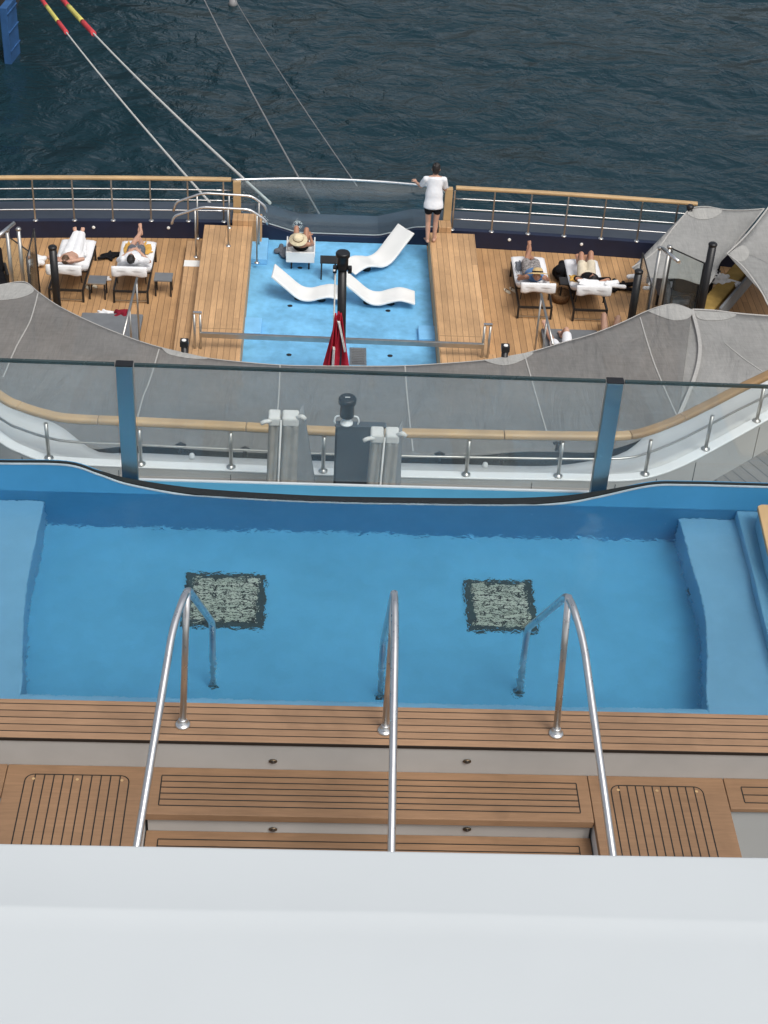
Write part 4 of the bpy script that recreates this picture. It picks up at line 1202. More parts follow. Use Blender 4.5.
def person(label, J, loc, rz, skin='skin', hair=None, parts=(), gap=.0, hands=(1, 1)):
    """J: joints in local metres. parts: (name, material, builder(mb, grow))."""
    r = empty('person', loc, label, 'person', None, rz)
    m = MB()
    g = lambda k: V(J[k])
    side = (g('shR') - g('shL')).normalized()
    spine = (g('neck') - g('pelvis')).normalized()
    R = frame_of(side, spine)
    def torso(mb, e=0., lo=0, hi=1):
        for t, w, d in ((0, .155, .105), (.18, .145, .10), (.38, .135, .095), (.58, .15, .105), (.76, .165, .11), (.9, .165, .09)):
            if lo <= t <= hi:
                mb.ell(g('pelvis').lerp(g('neck'), t), (w + e, d + e, .105 + e * .5), R)
    def arm(mb, s, e=0., upper=True, lower=True):
        if upper: mb.cap(g('sh' + s), g('el' + s), .052 + e, .040 + e)
        if lower: mb.cap(g('el' + s), g('wr' + s), .040 + e, .027 + e)
    def leg(mb, s, e=0., thigh=1, shin=True):
        if thigh == 1: mb.cap(g('hip' + s), g('kn' + s), .082 + e, .054 + e)
        elif thigh: mb.cap(g('hip' + s), g('hip' + s).lerp(g('kn' + s), thigh), .086 + e, .072 + e)
        if shin:
            k, a = g('kn' + s), g('an' + s)
            mb.cap(k, k.lerp(a, .35), .053 + e, .053 + e); mb.cap(k.lerp(a, .35), a, .053 + e, .035 + e)
    torso(m)
    m.cap(g('neck'), g('head'), .055, .05)
    m.cap(g('shL'), g('neck'), .05, .055); m.cap(g('shR'), g('neck'), .05, .055)
    H = R if 'face' not in J else frame_of(side - side.dot(V(J['face'])) * V(J['face']), V(J['crown']) if 'crown' in J else spine)
    f = V(J['face']).normalized(); cr_ = (V(J['crown']) - V(J['crown']).dot(f) * f).normalized(); sd = f.cross(cr_)
    HM = Matrix((sd, f, cr_)).transposed(); hc = g('head')
    hp = lambda x, y, z: hc + HM @ V((x, y, z))
    m.ell(hc, (.074, .092, .112), HM); m.ell(hp(0, .03, -.055), (.052, .055, .055), HM)
    m.cap(hp(0, .088, .0), hp(0, .104, -.035), .010, .015, 8)
    for s_ in (-1, 1):
        m.ell(hp(s_ * .077, -.005, -.01), (.012, .02, .03), HM, 2)
        m.ell(hp(s_ * .03, .078, .012), (.016, .012, .010), HM, 2)
    m.ell(hp(0, .082, -.062), (.024, .012, .010), HM, 2)
    for i, s in enumerate('LR'):
        arm(m, s); leg(m, s)
        # hand: palm, four fingers of different length, thumb
        d = V(J['hand' + s]).normalized() if 'hand' + s in J else (g('wr' + s) - g('el' + s)).normalized()
        pn = V(J.get('palm' + s, (0, 0, -1))); pn = (pn - pn.dot(d) * d).normalized(); ac = d.cross(pn)
        if s == 'R': ac = -ac
        P = frame_of(ac, d); pc = g('wr' + s) + d * .055
        m.ell(pc, (.042, .017, .052), P, 2)
        for q, (off, ln, fan) in enumerate(((-.032, .058, -.10), (-.011, .072, -.03), (.010, .075, .03), (.031, .066, .10))):
            b0 = pc + d * .040 + ac * off; dd = (d + ac * fan).normalized()
            k1 = b0 + dd * ln * .55 + pn * .006; k2 = k1 + (dd + pn * .65).normalized() * ln * .5
            m.cap(b0, k1, .0095, .009, 8); m.cap(k1, k2, .009, .0075, 8)
        t0 = pc + ac * .036 - d * .02; t1 = t0 + (ac * .8 + d * .7).normalized() * .04; t2 = t1 + (d + pn * .3).normalized() * .032
        m.cap(t0, t1, .012, .010, 8); m.cap(t1, t2, .010, .008, 8)
        # foot
        a = g('an' + s); td = V(J['toe' + s]).normalized()
        sh = (a - g('kn' + s)).normalized(); sl = (sh - sh.dot(td) * td).normalized()
        m.ell(a + sl * .035 - td * .03, (.036,) * 3, None, 2)
        m.cap(a + sl * .04, a + sl * .055 + td * .12, .038, .030)
        fx = td.cross(sl)
        m.ell(a + sl * .058 + td * .13, (.044, .04, .022), frame_of(fx, sl), 2)
        for q in range(5):
            b0 = a + sl * .062 + td * .155 + fx * (-.032 + .016 * q); m.cap(b0, b0 + td * (.026 - .003 * abs(q - 1)), .010, .009, 6)
    remeshed(m, 'body', skin, .0075, 3, r)
    ctx = dict(torso=torso, arm=arm, leg=leg, g=g, R=R, hp=hp, HM=HM, hc=hc, side=side, spine=spine)
    if hair:
        h = MB(); h.ell(hp(0, -.018, .022), (.083, .094, .105), HM); h.ell(hp(0, -.05, -.03), (.072, .058, .075), HM)
        h.ell(hp(.01, .045, .085), (.058, .04, .035), HM, 2)
        rn = random.Random(5)
        for _ in range(26):
            a_, b_ = rn.uniform(0, 2 * PI), rn.uniform(.1, 1.2)
            h.ell(hp(.078 * math.sin(b_) * math.cos(a_), -.03 + .08 * math.sin(b_) * math.sin(a_) * .8, .03 + .10 * math.cos(b_)), (.02, .02, .016), HM, 2)
        remeshed(h, 'hair', hair, .007, 2, r)
    for (nm, mat, fn) in parts:
        q = MB(); fn(q, ctx); remeshed(q, nm, mat, .010, 9, r)
    return r, ctx

# ---- the man standing at the stern glass, seen from behind
feet = at(427.5, 243.5, ZL + .5); fz = .0
SJ = dict(pelvis=(0, .0, .90), neck=(.0, .10, 1.42), head=(.01, .14, 1.585), face=(.05, 1, -.16), crown=(0, .16, 1),
          shL=(-.185, .09, 1.38), shR=(.185, .09, 1.38), elL=(-.265, .24, 1.14), elR=(.235, .21, 1.11), wrL=(-.36, .47, 1.12), wrR=(.17, .44, 1.06),
          handL=(-.3, 1, .05), handR=(-.6, 1, .05), palmL=(0, .2, -1), palmR=(0, .2, -1),
          hipL=(-.095, .0, .88), hipR=(.095, .0, .88), knL=(-.085, .02, .48), knR=(.075, .03, .48), anL=(-.075, -.04, .09), anR=(.065, .02, .09), toeL=(-.2, 1, 0), toeR=(.2, 1, 0))
def shirt(q, c):
    a_, b_ = c['g']('pelvis') + V((0, 0, -.09)), c['g']('neck')
    for i in range(25):
        t = i / 24
        q.ell(a_.lerp(b_, t * .97), (.208 - .042 * min(1, t * 1.6) + .005 * math.sin(t * 17), .150 - .034 * t + .006 * math.sin(t * 13 + 1), .05), c['R'])
    for s in 'LR':
        q.cap(c['g']('sh' + s), c['g']('sh' + s).lerp(c['g']('el' + s), .68), .066, .068)
        q.cap(c['g']('sh' + s), c['g']('neck') + V((0, 0, -.03)), .062, .06)
def shorts(q, c, k=.42, e=.016):
    q.ell(c['g']('pelvis'), (.150 + e, .105 + e, .10), c['R'])
    for s in 'LR': c['leg'](q, s, e, k, False)
pm, _ = person('man standing at the stern rail in white t-shirt and black shorts', SJ, (feet.x + .07, feet.y + .06, ZL + .5), .0, 'skin', 'hair', (('shirt', 'shirt', shirt), ('shorts', 'blackcloth', shorts)))

# ---- people lying on the loungers (local frame of the bed; head towards the pool, feet aft)
def lying(bed, label, arms, knees, skin, hair, parts, yoff=0., headup=.0, crossed=False):
    (c, ang) = bed
    up = lambda y, h: (bed_z(y) + h)
    b = lambda x, y, h: V((x, y, bed_z(y) + h))
    J = dict(pelvis=b(0, .95, .115), neck=b(0, .44, .135), head=b(0, .27, .15), face=(0, .46, .88), crown=(0, -.88, .46),
             shL=b(-.18, .47, .12), shR=b(.18, .47, .12), hipL=b(-.09, .97, .11), hipR=b(.09, .97, .11))
    J.update(arms(b))
    if knees > .2:
        J.update(knL=b(-.10, 1.32, knees), knR=b(.09, 1.30, knees + .04), anL=b(-.09, 1.62, .09), anR=b(.08, 1.60, .09), toeL=(-.1, .75, .65), toeR=(.1, .75, .65))
    else:
        J.update(knL=b(-.09, 1.39, .13), knR=b(.09, 1.39, .13), anL=b(-.06, 1.80, .10), anR=b(.06, 1.80, .10), toeL=(-.2, .25, 1), toeR=(.2, .25, 1))
    if crossed: J.update(anL=b(.02, 1.82, .17), anR=b(-.01, 1.80, .085))
    for k in J:
        if k not in ('face', 'crown') and not k.startswith(('toe', 'hand', 'palm')): J[k] = V(J[k]) + V((0, yoff, 0))
    return person(label, J, c, ang, skin, hair, parts)
def arms_behind(b): return dict(elL=b(-.33, .30, .16), elR=b(.33, .30, .16), wrL=b(-.14, .17, .11), wrR=b(.14, .17, .11), handL=(1, 0, .1), handR=(-1, 0, .1), palmL=(0, 0, 1), palmR=(0, 0, 1))
def arms_side(b): return dict(elL=b(-.29, .70, .06), elR=b(.29, .70, .06), wrL=b(-.25, .93, .05), wrR=b(.25, .93, .05), palmL=(0, 0, -1), palmR=(0, 0, -1))
def arms_belly(b): return dict(elL=b(-.31, .66, .08), elR=b(.31, .66, .08), wrL=b(-.11, .84, .25), wrR=b(.11, .86, .25), palmL=(0, 0, -1), palmR=(0, 0, -1))
def sheet(q, c):
    q.ell(V((0, 1.05, .50)), (.24, .20, .11)); q.cap(V((-.08, 1.0, .53)), V((-.05, 1.86, .52)), .12, .085); q.cap(V((.08, 1.0, .53)), V((.05, 1.86, .52)), .12, .085)
    for i in range(6): q.cap(V((-.26 + .1 * i, 1.0 + .1 * (i % 2), .47)), V((-.12 + .05 * i, 1.75, .48)), .035, .03)
lying(beds[0], 'person on the leftmost lounger, arms folded behind the head, white towel over legs', arms_behind, 0, 'skin', 'hair_brown', (('towel_wrap', 'towel', sheet),))
def trunks(q, c):
    shorts(q, c, .62, .02)
lying(beds[1], 'person with crossed bare legs and grey shorts on the second lounger from left', arms_belly, 0, 'skin', 'hair', (('shorts', 'greycloth', trunks), ('shirt', 'shirt', lambda q, c: (c['torso'](q, .02, .15, 1), [q.cap(c['g']('sh' + s), c['g']('sh' + s).lerp(c['g']('el' + s), .7), .07, .066) for s in 'LR']))), yoff=.08, crossed=True)
def skirt(q, c):
    shorts(q, c, .9, .03); q.ell(c['g']('hipL').lerp(c['g']('knR'), .5), (.17, .22, .10))
lying(beds[2], 'person in blue top and patterned shorts with straw hat over the face', arms_side, 0, 'skin_tan', None, (('shorts', 'patterned', skirt), ('top', 'bluecloth', lambda q, c: c['torso'](q, .02, .15, .95))), yoff=.02, crossed=True)
lying(beds[3], 'dark haired person in black top on the rightmost lounger', arms_behind, .42, 'skin_tan', 'hair', (('top', 'blackcloth', lambda q, c: (c['torso'](q, .02, .3, 1), [q.cap(c['g']('sh' + s), c['g']('sh' + s).lerp(c['g']('el' + s), .95), .068, .056) for s in 'LR'])), ('shorts', 'cream', lambda q, c: shorts(q, c, .55, .02))))

def bedpt(i, x, y, h=0.0):
    c, a = beds[i]; return V(c) + Matrix.Rotation(a, 3, 'Z') @ V((x, y, bed_z(y) + h))
# straw hat over the face
hp_ = bedpt(2, 0, .27, .23)
ht = empty('straw_hat', hp_, 'tan straw hat covering the face of the person in blue', 'hat')
hm_ = Matrix.Rotation(-.5, 4, 'X')
MB().lathe((0, 0, 0), [(.225, -.02), (.225, -.012), (.11, .012), (.10, .07), (.07, .105), (.02, .11)], 28, 1, .85, hm_).build('hat_shell', 'straw', ht)
MB().lathe((0, 0, .013), [(.112, 0), (.108, .028)], 28, 1, .85, hm_).build('hat_band', 'blackcloth', ht)
# cloth heaps
def heap(name, label, cat, mat, p, sx, sy, sz, seed, n=9, group=None):
    rn = random.Random(seed); m = MB()
    for _ in range(n):
        a = rn.uniform(0, PI)
        d = V((math.cos(a) * sx * .5, math.sin(a) * sy * .5, 0)); c = V((rn.uniform(-.5, .5) * sx, rn.uniform(-.5, .5) * sy, rn.uniform(.1, .7) * sz))
        m.cap(c - d * .6, c + d * .6, sz * rn.uniform(.25, .45), sz * rn.uniform(.2, .35), 10)
    m.ell((0, 0, sz * .25), (sx * .5, sy * .5, sz * .3))
    o = remeshed(m, name, mat, .012, 3); o.location = p
    zmin = min(v.co.z for v in o.data.vertices)
    for v in o.data.vertices: v.co.z -= zmin
    return tag(o, label, cat, group)
heap('yellow_towel', 'yellow towel spread under the crossed legs, left of the legs', 'towel', 'yellowcloth', bedpt(1, -.19, 1.48, .003), .20, .48, .06, 2, 5)
heap('yellow_towel', 'yellow towel bundle to the right of the crossed legs', 'towel', 'yellowcloth', bedpt(1, .20, 1.48, .003), .18, .46, .06, 3, 5)
heap('yellow_towel', 'small yellow cloth beside the person in black', 'cloth', 'yellowcloth', bedpt(3, -.22, 1.02, .003), .16, .30, .07, 4, 5)
heap('folded_shirt', 'grey folded clothes at the foot of the straw hat lounger', 'clothes', 'greycloth', bedpt(2, -.22, 1.38, .003), .16, .34, .06, 5, 6)
heap('white_pillow', 'rolled white towel behind the head of the person in black', 'towel', 'towel', bedpt(3, .06, .10, .02), .74, .14, .12, 6, 8)
# on the deck around the loungers
def deckp(px, py, h=0): return at(px, py, ZL + h)
def bag(px, py, label, mat, sx, sy, sz, seed, name='beach_bag', cat='bag'):
    return heap(name, label, cat, mat, deckp(px, py), sx, sy, sz, seed, 7)
bag(108, 258, 'black beach bag lying on the deck between the left loungers', 'blackcloth', .34, .22, .10, 11)
bag(104, 281, 'white cloth lying beside the left metal table', 'towel', .18, .16, .08, 12, 'small_towel', 'towel')
bag(36, 266, 'white towel heap behind the left glass screen', 'towel', .26, .3, .16, 13, 'small_towel', 'towel')
bag(122, 318, 'dark red bag on the grey mat below the left loungers', 'dark_red', .22, .20, .15, 14)
bag(107, 317, 'crumpled white towel on the grey mat left of the red bag', 'towel', .36, .22, .08, 15, 'crumpled_towel', 'towel')
bag(121, 326, 'crumpled white towel in front of the red bag', 'towel', .26, .16, .07, 16, 'crumpled_towel', 'towel')
bag(618, 289, 'black sandals and bag beside the rightmost lounger', 'blackcloth', .42, .22, .14, 17)
bag(560, 279, 'black bag standing behind the table between the right loungers', 'blackcloth', .16, .2, .34, 18)
bag(570, 281, 'small black bag next to the rightmost lounger', 'blackcloth', .22, .2, .22, 19)
def slippers(px, py, label, mat='cream'):
    r = empty('flip_flops', deckp(px, py), label, 'sandals', None, .5)
    for sx in (-.07, .07):
        m = MB(); m.lathe((sx, 0, 0), [(.05, 0), (.05, .02), (.04, .024)], 16, .9, 2.4); m.build('sole', mat, r)
        MB().tube(bent([(sx - .04, -.0, .022), (sx, .06, .05), (sx + .04, 0, .022)], .03), .008, 6).build('strap', 'wicker', r)
slippers(510, 291, 'pair of pale sandals on the deck beside the straw hat lounger')
slippers(91, 287, 'pair of pale sandals near the left metal table')
# basket under the table between the right loungers
wb = empty('wicker_basket', deckp(560, 301), 'brown wicker basket on the deck between the right loungers', 'basket')
MB().lathe((0, 0, 0), [(.15, 0), (.19, .10), (.20, .20), (.18, .20), (.16, .08)], 24).build('basket_body', 'wicker', wb)
MB().tube([(.19 * math.cos(a), .0, .19 + .16 * math.sin(a)) for a in [k * PI / 12 for k in range(13)]], .012, 8).build('handle', 'wicker', wb)

# ---- sunbather with hat on a low white chair in the splash pool
cp = at(300, 271, ZL + .007)
wc = empty('low_pool_chair', cp, 'low white pool chair under the sunbather with the pale hat', 'chair')
CB = lambda y: .20 if y > .42 else .20 + (.42 - y) * .50
rows = [[((k / 6 - .5) * .56, y, CB(y) - .012 * abs(k - 3) / 3) for k in range(7)] for y in [0 + 1.0 * i / 16 for i in range(17)]]
MB().grid(rows).build('seat', 'plastic', wc, solid=.05, bevel=.01)
MB().box((0, -.02, .33), (.58, .04, .24)).build('back_panel', 'plastic', wc, bevel=.01)
for sx in (-1, 1):
    MB().bar((sx * .285, .0, .36), (sx * .285, .98, .24), .03, .07).build('side_rim', 'plastic', wc, bevel=.008)
    for y in (.10, .85): MB().tube([(sx * .18, y, 0), (sx * .18, y, .13)], .02, 10).build('leg', 'dark', wc)
cJ = dict(pelvis=(0, .52, .31), neck=(0, .14, .56), head=(-.05, .03, .66), face=(0, .75, .5), crown=(0, -.5, .75), shL=(-.17, .17, .53), shR=(.17, .17, .53),
          elL=(-.24, .36, .40), elR=(.24, .38, .42), wrL=(-.18, .58, .42), wrR=(.19, .62, .48), palmL=(0, 0, -1), palmR=(0, 0, -1),
          hipL=(-.09, .54, .30), hipR=(.09, .54, .30), knL=(-.10, .74, .60), knR=(.11, .72, .58), anL=(-.10, .84, .26), anR=(.10, .82, .26), toeL=(0, 1, -.1), toeR=(0, 1, -.1))
pr5, _ = person('sunbather in black swimwear with pale hat and bent knees in the splash pool', cJ, cp, 0, 'skin_tan', 'hair_brown', (('swimsuit', 'blackcloth', lambda q, c: (c['torso'](q, .014, 0, .8), q.ell(c['g']('pelvis'), (.17, .12, .11), c['R']))),))
hh = empty('sun_hat', cp + V((-.05, -.0, .73)), 'pale wide brimmed straw hat worn by the sunbather in the splash pool', 'hat')
MB().lathe((0, 0, 0), [(.19, -.015), (.19, -.006), (.105, .012), (.10, .06), (.075, .10), (.02, .108)], 28, 1, .95, Matrix.Rotation(.35, 4, 'X')).build('hat_shell', 'straw_pale', hh)
MB().lathe((0, 0, .013), [(.109, 0), (.107, .022)], 28, 1, .95, Matrix.Rotation(.35, 4, 'X')).build('hat_band', 'wicker', hh)
bag(286, 256, 'dark towel and bag by the low pool chair', 'greycloth', .28, .40, .16, 21)

# ---- two people half hidden by the sail, on grey day mats
for (px0, py0, px1, py1, lab) in ((82, 312, 136, 352, 'grey day mat below the left loungers'), (541, 328, 607, 372, 'grey day mat at the right below the sail')):
    p, q = at(px0, py0, ZL + .12), at(px1, py1, ZL + .12)
    r = empty('day_mat', ((p.x + q.x) / 2, (p.y + q.y) / 2, ZL), lab, 'mat', 'grey day mats under the sail')
    at_parent(MB().bb(p.x, q.x, q.y, p.y, ZL + .041, ZL + .12).build('cushion', 'greymat', bevel=.025, seg=3), r)
    at_parent(MB().bb(p.x + .04, q.x - .04, q.y + .04, p.y - .04, ZL + .001, ZL + .04).build('base', 'dark'), r)
def sit_J(lift=0.):
    return dict(pelvis=(0, 0, .20), neck=(0, -.45, .42), head=(0, -.60, .50), face=(0, .6, .8), crown=(0, -.8, .6), shL=(-.17, -.42, .38), shR=(.17, -.42, .38),
                elL=(-.30, -.24, .22), elR=(.28, -.22, .24), wrL=(-.27, .0, .19), wrR=(.25, .02, .20), palmL=(0, 0, -1), palmR=(0, 0, -1),
                hipL=(-.09, .03, .20), hipR=(.09, .03, .20), knL=(-.12, .42, .20), knR=(.12, .36, .46), anL=(-.13, .84, .19), anR=(.12, .62, .20), toeL=(-.2, .5, .8), toeR=(.1, 1, .1))
p6 = at(563, 356, ZL + .1)
person('person stretched out on a mat under the sail below the straw hat lounger', sit_J(), (p6.x, p6.y, ZL + .01), .15, 'skin', 'hair_brown', (('shorts', 'shirt', lambda q, c: shorts(q, c, .7, .02)), ('shirt', 'shirt', lambda q, c: c['torso'](q, .02, .15, 1))))
J7 = sit_J(); J7.update(anR=(.16, .70, .16), knR=(.15, .36, .42), anL=(-.12, .52, .19), knL=(-.14, .28, .50), toeL=(0, 1, .1))
p7 = at(609, 341, ZL + .1)
person('person with bent knees on a mat under the sail near the right glass screen', J7, (p7.x, p7.y, ZL + .01), -.1, 'skin', 'hair', (('swimsuit', 'blackcloth', lambda q, c: (c['torso'](q, .014, 0, 1), q.ell(c['g']('pelvis'), (.17, .12, .11), c['R']))),))

# slanted handrails of the short stairs under the sail
def stair_rail(a, b, base, label):
    r = empty('stair_rail', base, label, 'handrail', 'slanting stair rails at the sail edge')
    at_parent(MB().tube([a, b], .024, 10).build('rail', 'steel_dull'), r)
    for t in (.04, .5):
        p = V(a).lerp(V(b), t)
        at_parent(MB().tube([(p.x, p.y, ZL), (p.x, p.y, p.z)], .018, 10).build('post', 'steel_dull'), r)
    return r
a = aty(137, 278, 26.6); b = aty(122, 340, 25.0); stair_rail(a, b, (a.x, a.y, ZL), 'slanting steel stair rail left of the splash pool')
a = aty(541, 294, 26.0); b = aty(553, 345, 24.6); stair_rail(a, b, (a.x, a.y, ZL), 'slanting steel stair rail below the straw hat lounger')

# ------------------------------------------------------------------ black deck posts and glass screens
def deck_post(px0, py0, px1, py1, Y, label):
    t = aty(px0, py0, Y)
    r = empty('deck_post', (t.x, Y, ZL), label, 'post', 'black posts at the deck sides')
    h = t.z - ZL
    MB().tube([(0, 0, 0), (0, 0, h - .03)], .075, 16).build('shaft', 'black', r)
    MB().lathe((0, 0, h - .029), [(.082, 0), (.085, .03), (.06, .055), (.02, .06)], 16).build('cap', 'black', r)
deck_post(52.5, 247, 58, 304, 27.2, 'thick black post beside the leftmost lounger')
deck_post(639, 271, 620, 325, 26.9, 'thick black post right of the rightmost lounger')
deck_post(713, 244, 705, 305, 26.8, 'thick black post in front of the pale sails at right')

def screen(name, pxs, zb, label, edges=True, mat='glass_smoke'):
    """Framed glass windbreak: corners given as (px,py) of the top and the plan positions of the two feet."""
    (t0, t1) = pxs
    r = empty('glass_screen', (t0[0], t0[1], ZL), label, 'glass screen', 'steel framed glass screens')
    a, b = V((t0[0], t0[1], ZL)), V((t1[0], t1[1], ZL))
    m = MB(); d = (b - a).normalized(); nrm = V((-d.y, d.x, 0)) * .006
    m.wall([(a.x - nrm.x, a.y - nrm.y, ZL + .04, ZL + t0[2]), (b.x - nrm.x, b.y - nrm.y, ZL + .04, ZL + t1[2])], [(a.x + nrm.x, a.y + nrm.y, ZL + .04, ZL + t0[2]), (b.x + nrm.x, b.y + nrm.y, ZL + .04, ZL + t1[2])])
    at_parent(m.build('pane', mat), r)
    fr = MB()
    at_parent(MB().tube([(a.x, a.y, ZL), (a.x, a.y, ZL + t0[2] + .02)], .022, 10).build('frame_post', 'dark'), r)
    at_parent(MB().tube([(b.x, b.y, ZL), (b.x, b.y, ZL + t1[2] + .02)], .022, 10).build('frame_post', 'dark'), r)
    at_parent(MB().tube([(a.x, a.y, ZL + t0[2] + .01), (b.x, b.y, ZL + t1[2] + .01)], .014, 8).build('top_edge', 'dark'), r)
    return r
def foot(px, py, Y): p = aty(px, py, Y); return p
# left side: a folded gate leaf, then twin steel posts with a rail
q0, q1 = aty(34, 230, 28.1), aty(27, 258, 26.6)
screen('s', ((q0.x, q0.y, q0.z - ZL), (q1.x, q1.y, q1.z - ZL)), 0, 'narrow framed glass screen at the left edge of the stern deck')
q0, q1 = aty(34, 230, 28.15), aty(-40, 205, 30.3)
screen('s', ((q0.x - .05, q0.y + .03, 1.0), (q1.x, q1.y, 1.0)), 0, 'long glass screen running aft at the left edge')
q0, q1 = aty(643, 254, 27.7), aty(652, 288, 26.2)
screen('s', ((q0.x, q0.y, q0.z - ZL), (q1.x, q1.y, q1.z - ZL)), 0, 'narrow framed glass screen right of the rightmost lounger')
q0, q1 = aty(672, 249, 27.3), aty(711, 264, 26.9)
screen('s', ((q0.x, q0.y, q0.z - ZL), (q1.x - .12, q1.y, q1.z - ZL)), 0, 'wide glass screen reaching to the thick black post at right')
def twin(px, py, dx, py2, Y, rail_px, label):
    t = aty(px, py, Y)
    r = empty('gate_posts', (t.x, Y, ZL), label, 'gate posts', 'twin steel gate posts at the deck sides')
    for k in (0, 1):
        x = t.x + k * dx
        MB().tube([(k * dx, .06 * k, 0), (k * dx, .06 * k, t.z - ZL)], .036, 12).build('post', 'steel_dull', r)
        MB().lathe((k * dx, .06 * k, t.z - ZL + .0005), [(.05, 0), (.05, .03), (.03, .05)], 14).build('post_cap', 'steel_dull', r)
        MB().lathe((k * dx, .06 * k - .05, .55), [(.02, 0), (.05, .03), (.05, .07), (.02, .1)], 14).build('clamp', 'steel', r)
    a, b = aty(*rail_px[0], Y - .1), aty(*rail_px[1], Y - .7)
    at_parent(MB().tube([a, b], .035, 12).build('rail', 'steel'), r)
twin(7, 231, .20, 290, 27.2, ((14, 223), (-4, 238)), 'twin steel gate posts at the left edge with a sloping rail')
twin(660, 249, .19, 300, 27.0, ((662, 248), (679, 262)), 'twin steel gate posts beside the wide glass screen at right')
# dark seat at the far left edge and furniture under the right sails
def armchair(px, py, label, rz, mat='blackcloth'):
    p = at(px, py, ZL)
    r = empty('deck_armchair', p, label, 'armchair', 'dark deck armchairs at the sides', rz)
    MB().box((0, 0, .36), (.56, .56, .12)).build('seat', mat, r, bevel=.03, seg=3)
    MB().box((0, .29, .62), (.58, .10, .50), rx=-.2).build('backrest', mat, r, bevel=.03, seg=3)
    for sx in (-1, 1):
        MB().box((sx * .31, 0, .56), (.05, .5, .04)).build('armrest', 'dark', r, bevel=.01)
        for y in (-.22, .22): MB().box((sx * .31, y, .27), (.04, .04, .538)).build('leg', 'dark', r)
armchair(-7, 296, 'dark armchair cut by the left edge behind the sail', .3)
armchair(688, 306, 'dark armchair nearer the sail under the pale sails at right', 2.6)
armchair(697, 296, 'dark armchair beside the thick black post at right', -.5)
armchair(672, 312, 'dark armchair close to the twin steel posts at right', 1.8, 'greycloth')
gm = at(682, 296, ZL + .003)
tag(MB().bb(gm.x - .5, gm.x + .62, gm.y - 1.8, gm.y + 1.6, ZL + .002, ZL + .012).build('grey_carpet', 'greymat'), 'grey carpet under the dark armchairs at right', 'carpet')
for (px, py, s_, lab) in ((676, 287, 31, 'crumpled white towel on the carpet nearest the twin steel posts'), (680, 298, 32, 'crumpled white towel lying before the dark armchairs'), (716, 279, 33, 'white towel on the teak bench behind the black post'), (722, 284, 34, 'white towel hanging on the bench to the right of the black post'), (645, 283, 35, 'folded white towel seen through the narrow right glass screen')):
    heap('crumpled_towel', lab, 'towel', 'towel', at(px, py, ZL + (.06 if px < 700 else .48)), .50, .30, .13, s_, 9)
# teak bench with mustard cushion
b0, b1 = at(703, 318, ZL + .45), at(752, 262, ZL + .45)
d = (b1 - b0).normalized(); n_ = V((d.y, -d.x, 0))
bn = empty('teak_bench', ((b0.x + b1.x) / 2, (b0.y + b1.y) / 2, ZL), 'long teak bench with mustard cushion under the right sails', 'bench')
at_parent(MB().bar(b0 + V((0, 0, -.03)), b1 + V((0, 0, -.03)), .55, .06).build('seat', 'teak_cap_dark', bevel=.01), bn)
at_parent(MB().bar(b0 + V((0, 0, .06)) - n_ * .06, b1 + V((0, 0, .06)) - n_ * .06, .34, .11).build('cushion', 'yellow_cushion', bevel=.04, seg=3), bn)
at_parent(MB().bar(b0 + n_ * .30 + V((0, 0, .16)), b1 + n_ * .30 + V((0, 0, .16)), .05, .34).build('backrest', 'greymat', bevel=.01), bn)
for t in (.08, .5, .92):
    p = b0.lerp(b1, t); at_parent(MB().bar((p.x, p.y, ZL), (p.x, p.y, ZL + .389), .08, .40, upv=d).build('leg', 'dark'), bn)
sd = at(752, 300, ZL + .003)
tag(MB().prism([(b0.x + .45, 21), (14, 21), (14, 30), (b1.x + .5, b1.y + .3)], ZL + .001, ZL + .006).build('side_deck', 'teak_side'), 'diagonal teak planking at the right side of the stern', 'deck', kind='structure')
# black corner post where the right rail meets the sail
cpst = aty(690, 208, 30.35)
cr = empty('rail_end_post', (cpst.x, 30.35, zl_), 'black end post where the right stern rail meets the pale sail', 'post')
MB().tube([(0, 0, 0), (0, 0, cpst.z - zl_)], .06, 14).build('shaft', 'black', cr)
MB().lathe((0, 0, cpst.z - zl_ + .0005), [(.075, 0), (.08, .04), (.05, .07)], 14).build('cap', 'black', cr)

# ================================================================== MOORING LINES AND PIER
def rope(px_h, hull_y, hull_z, px_f, far_z, r, label, mat='rope', sleeves=False, sag=1.0):
    a = aty(*px_h, hull_y); b = at(*px_f, far_z)
    rt = empty('mooring_line', a, label, 'rope', 'mooring lines astern')
    pts = []
    for i in range(41):
        t = i / 40; p = a.lerp(b, t); p.z -= sag * 4 * t * (1 - t); pts.append(p)
    at_parent(MB().tube(pts, r, 8).build('line', mat), rt)
    if sleeves:
        for (f0, f1, mm) in sleeves:
            seg = [a.lerp(b, f0 + (f1 - f0) * k / 6) for k in range(7)]
            for k, p in enumerate(seg):
                t = f0 + (f1 - f0) * k / 6; p.z -= sag * 4 * t * (1 - t)
            at_parent(MB().tube(seg, r * 3.0, 8).build('sleeve', mm), rt)
def frac(px_h, hy, px_f, fz, py):
    """How far along the line the row py of the photograph lies."""
    a = aty(*px_h, hy); b = at(*px_f, fz); lo, hi = 0, 1
    for _ in range(40):
        t = (lo + hi) / 2; p = a.lerp(b, t) - V((0, 0, CAM_Z)); y = 512 - FPX * p.dot(_ux) / p.dot(_fw)
        if y > py: lo = t
        else: hi = t
    return lo
h1, f1_ = (218, 212), (30, -17); h2, f2_ = (270, 203), (50, -15)
k = lambda y: frac(h1, 32.9, f1_, -21.5, y)
rope(h1, 32.9, aty(*h1, 32.9).z, f1_, -21.5, .030, 'left white mooring rope with yellow and red sleeves', sleeves=((k(27), k(17), 'chafe_red'), (k(17), k(3), 'chafe_yellow'), (k(3), k(-8), 'chafe_red')), sag=.25)
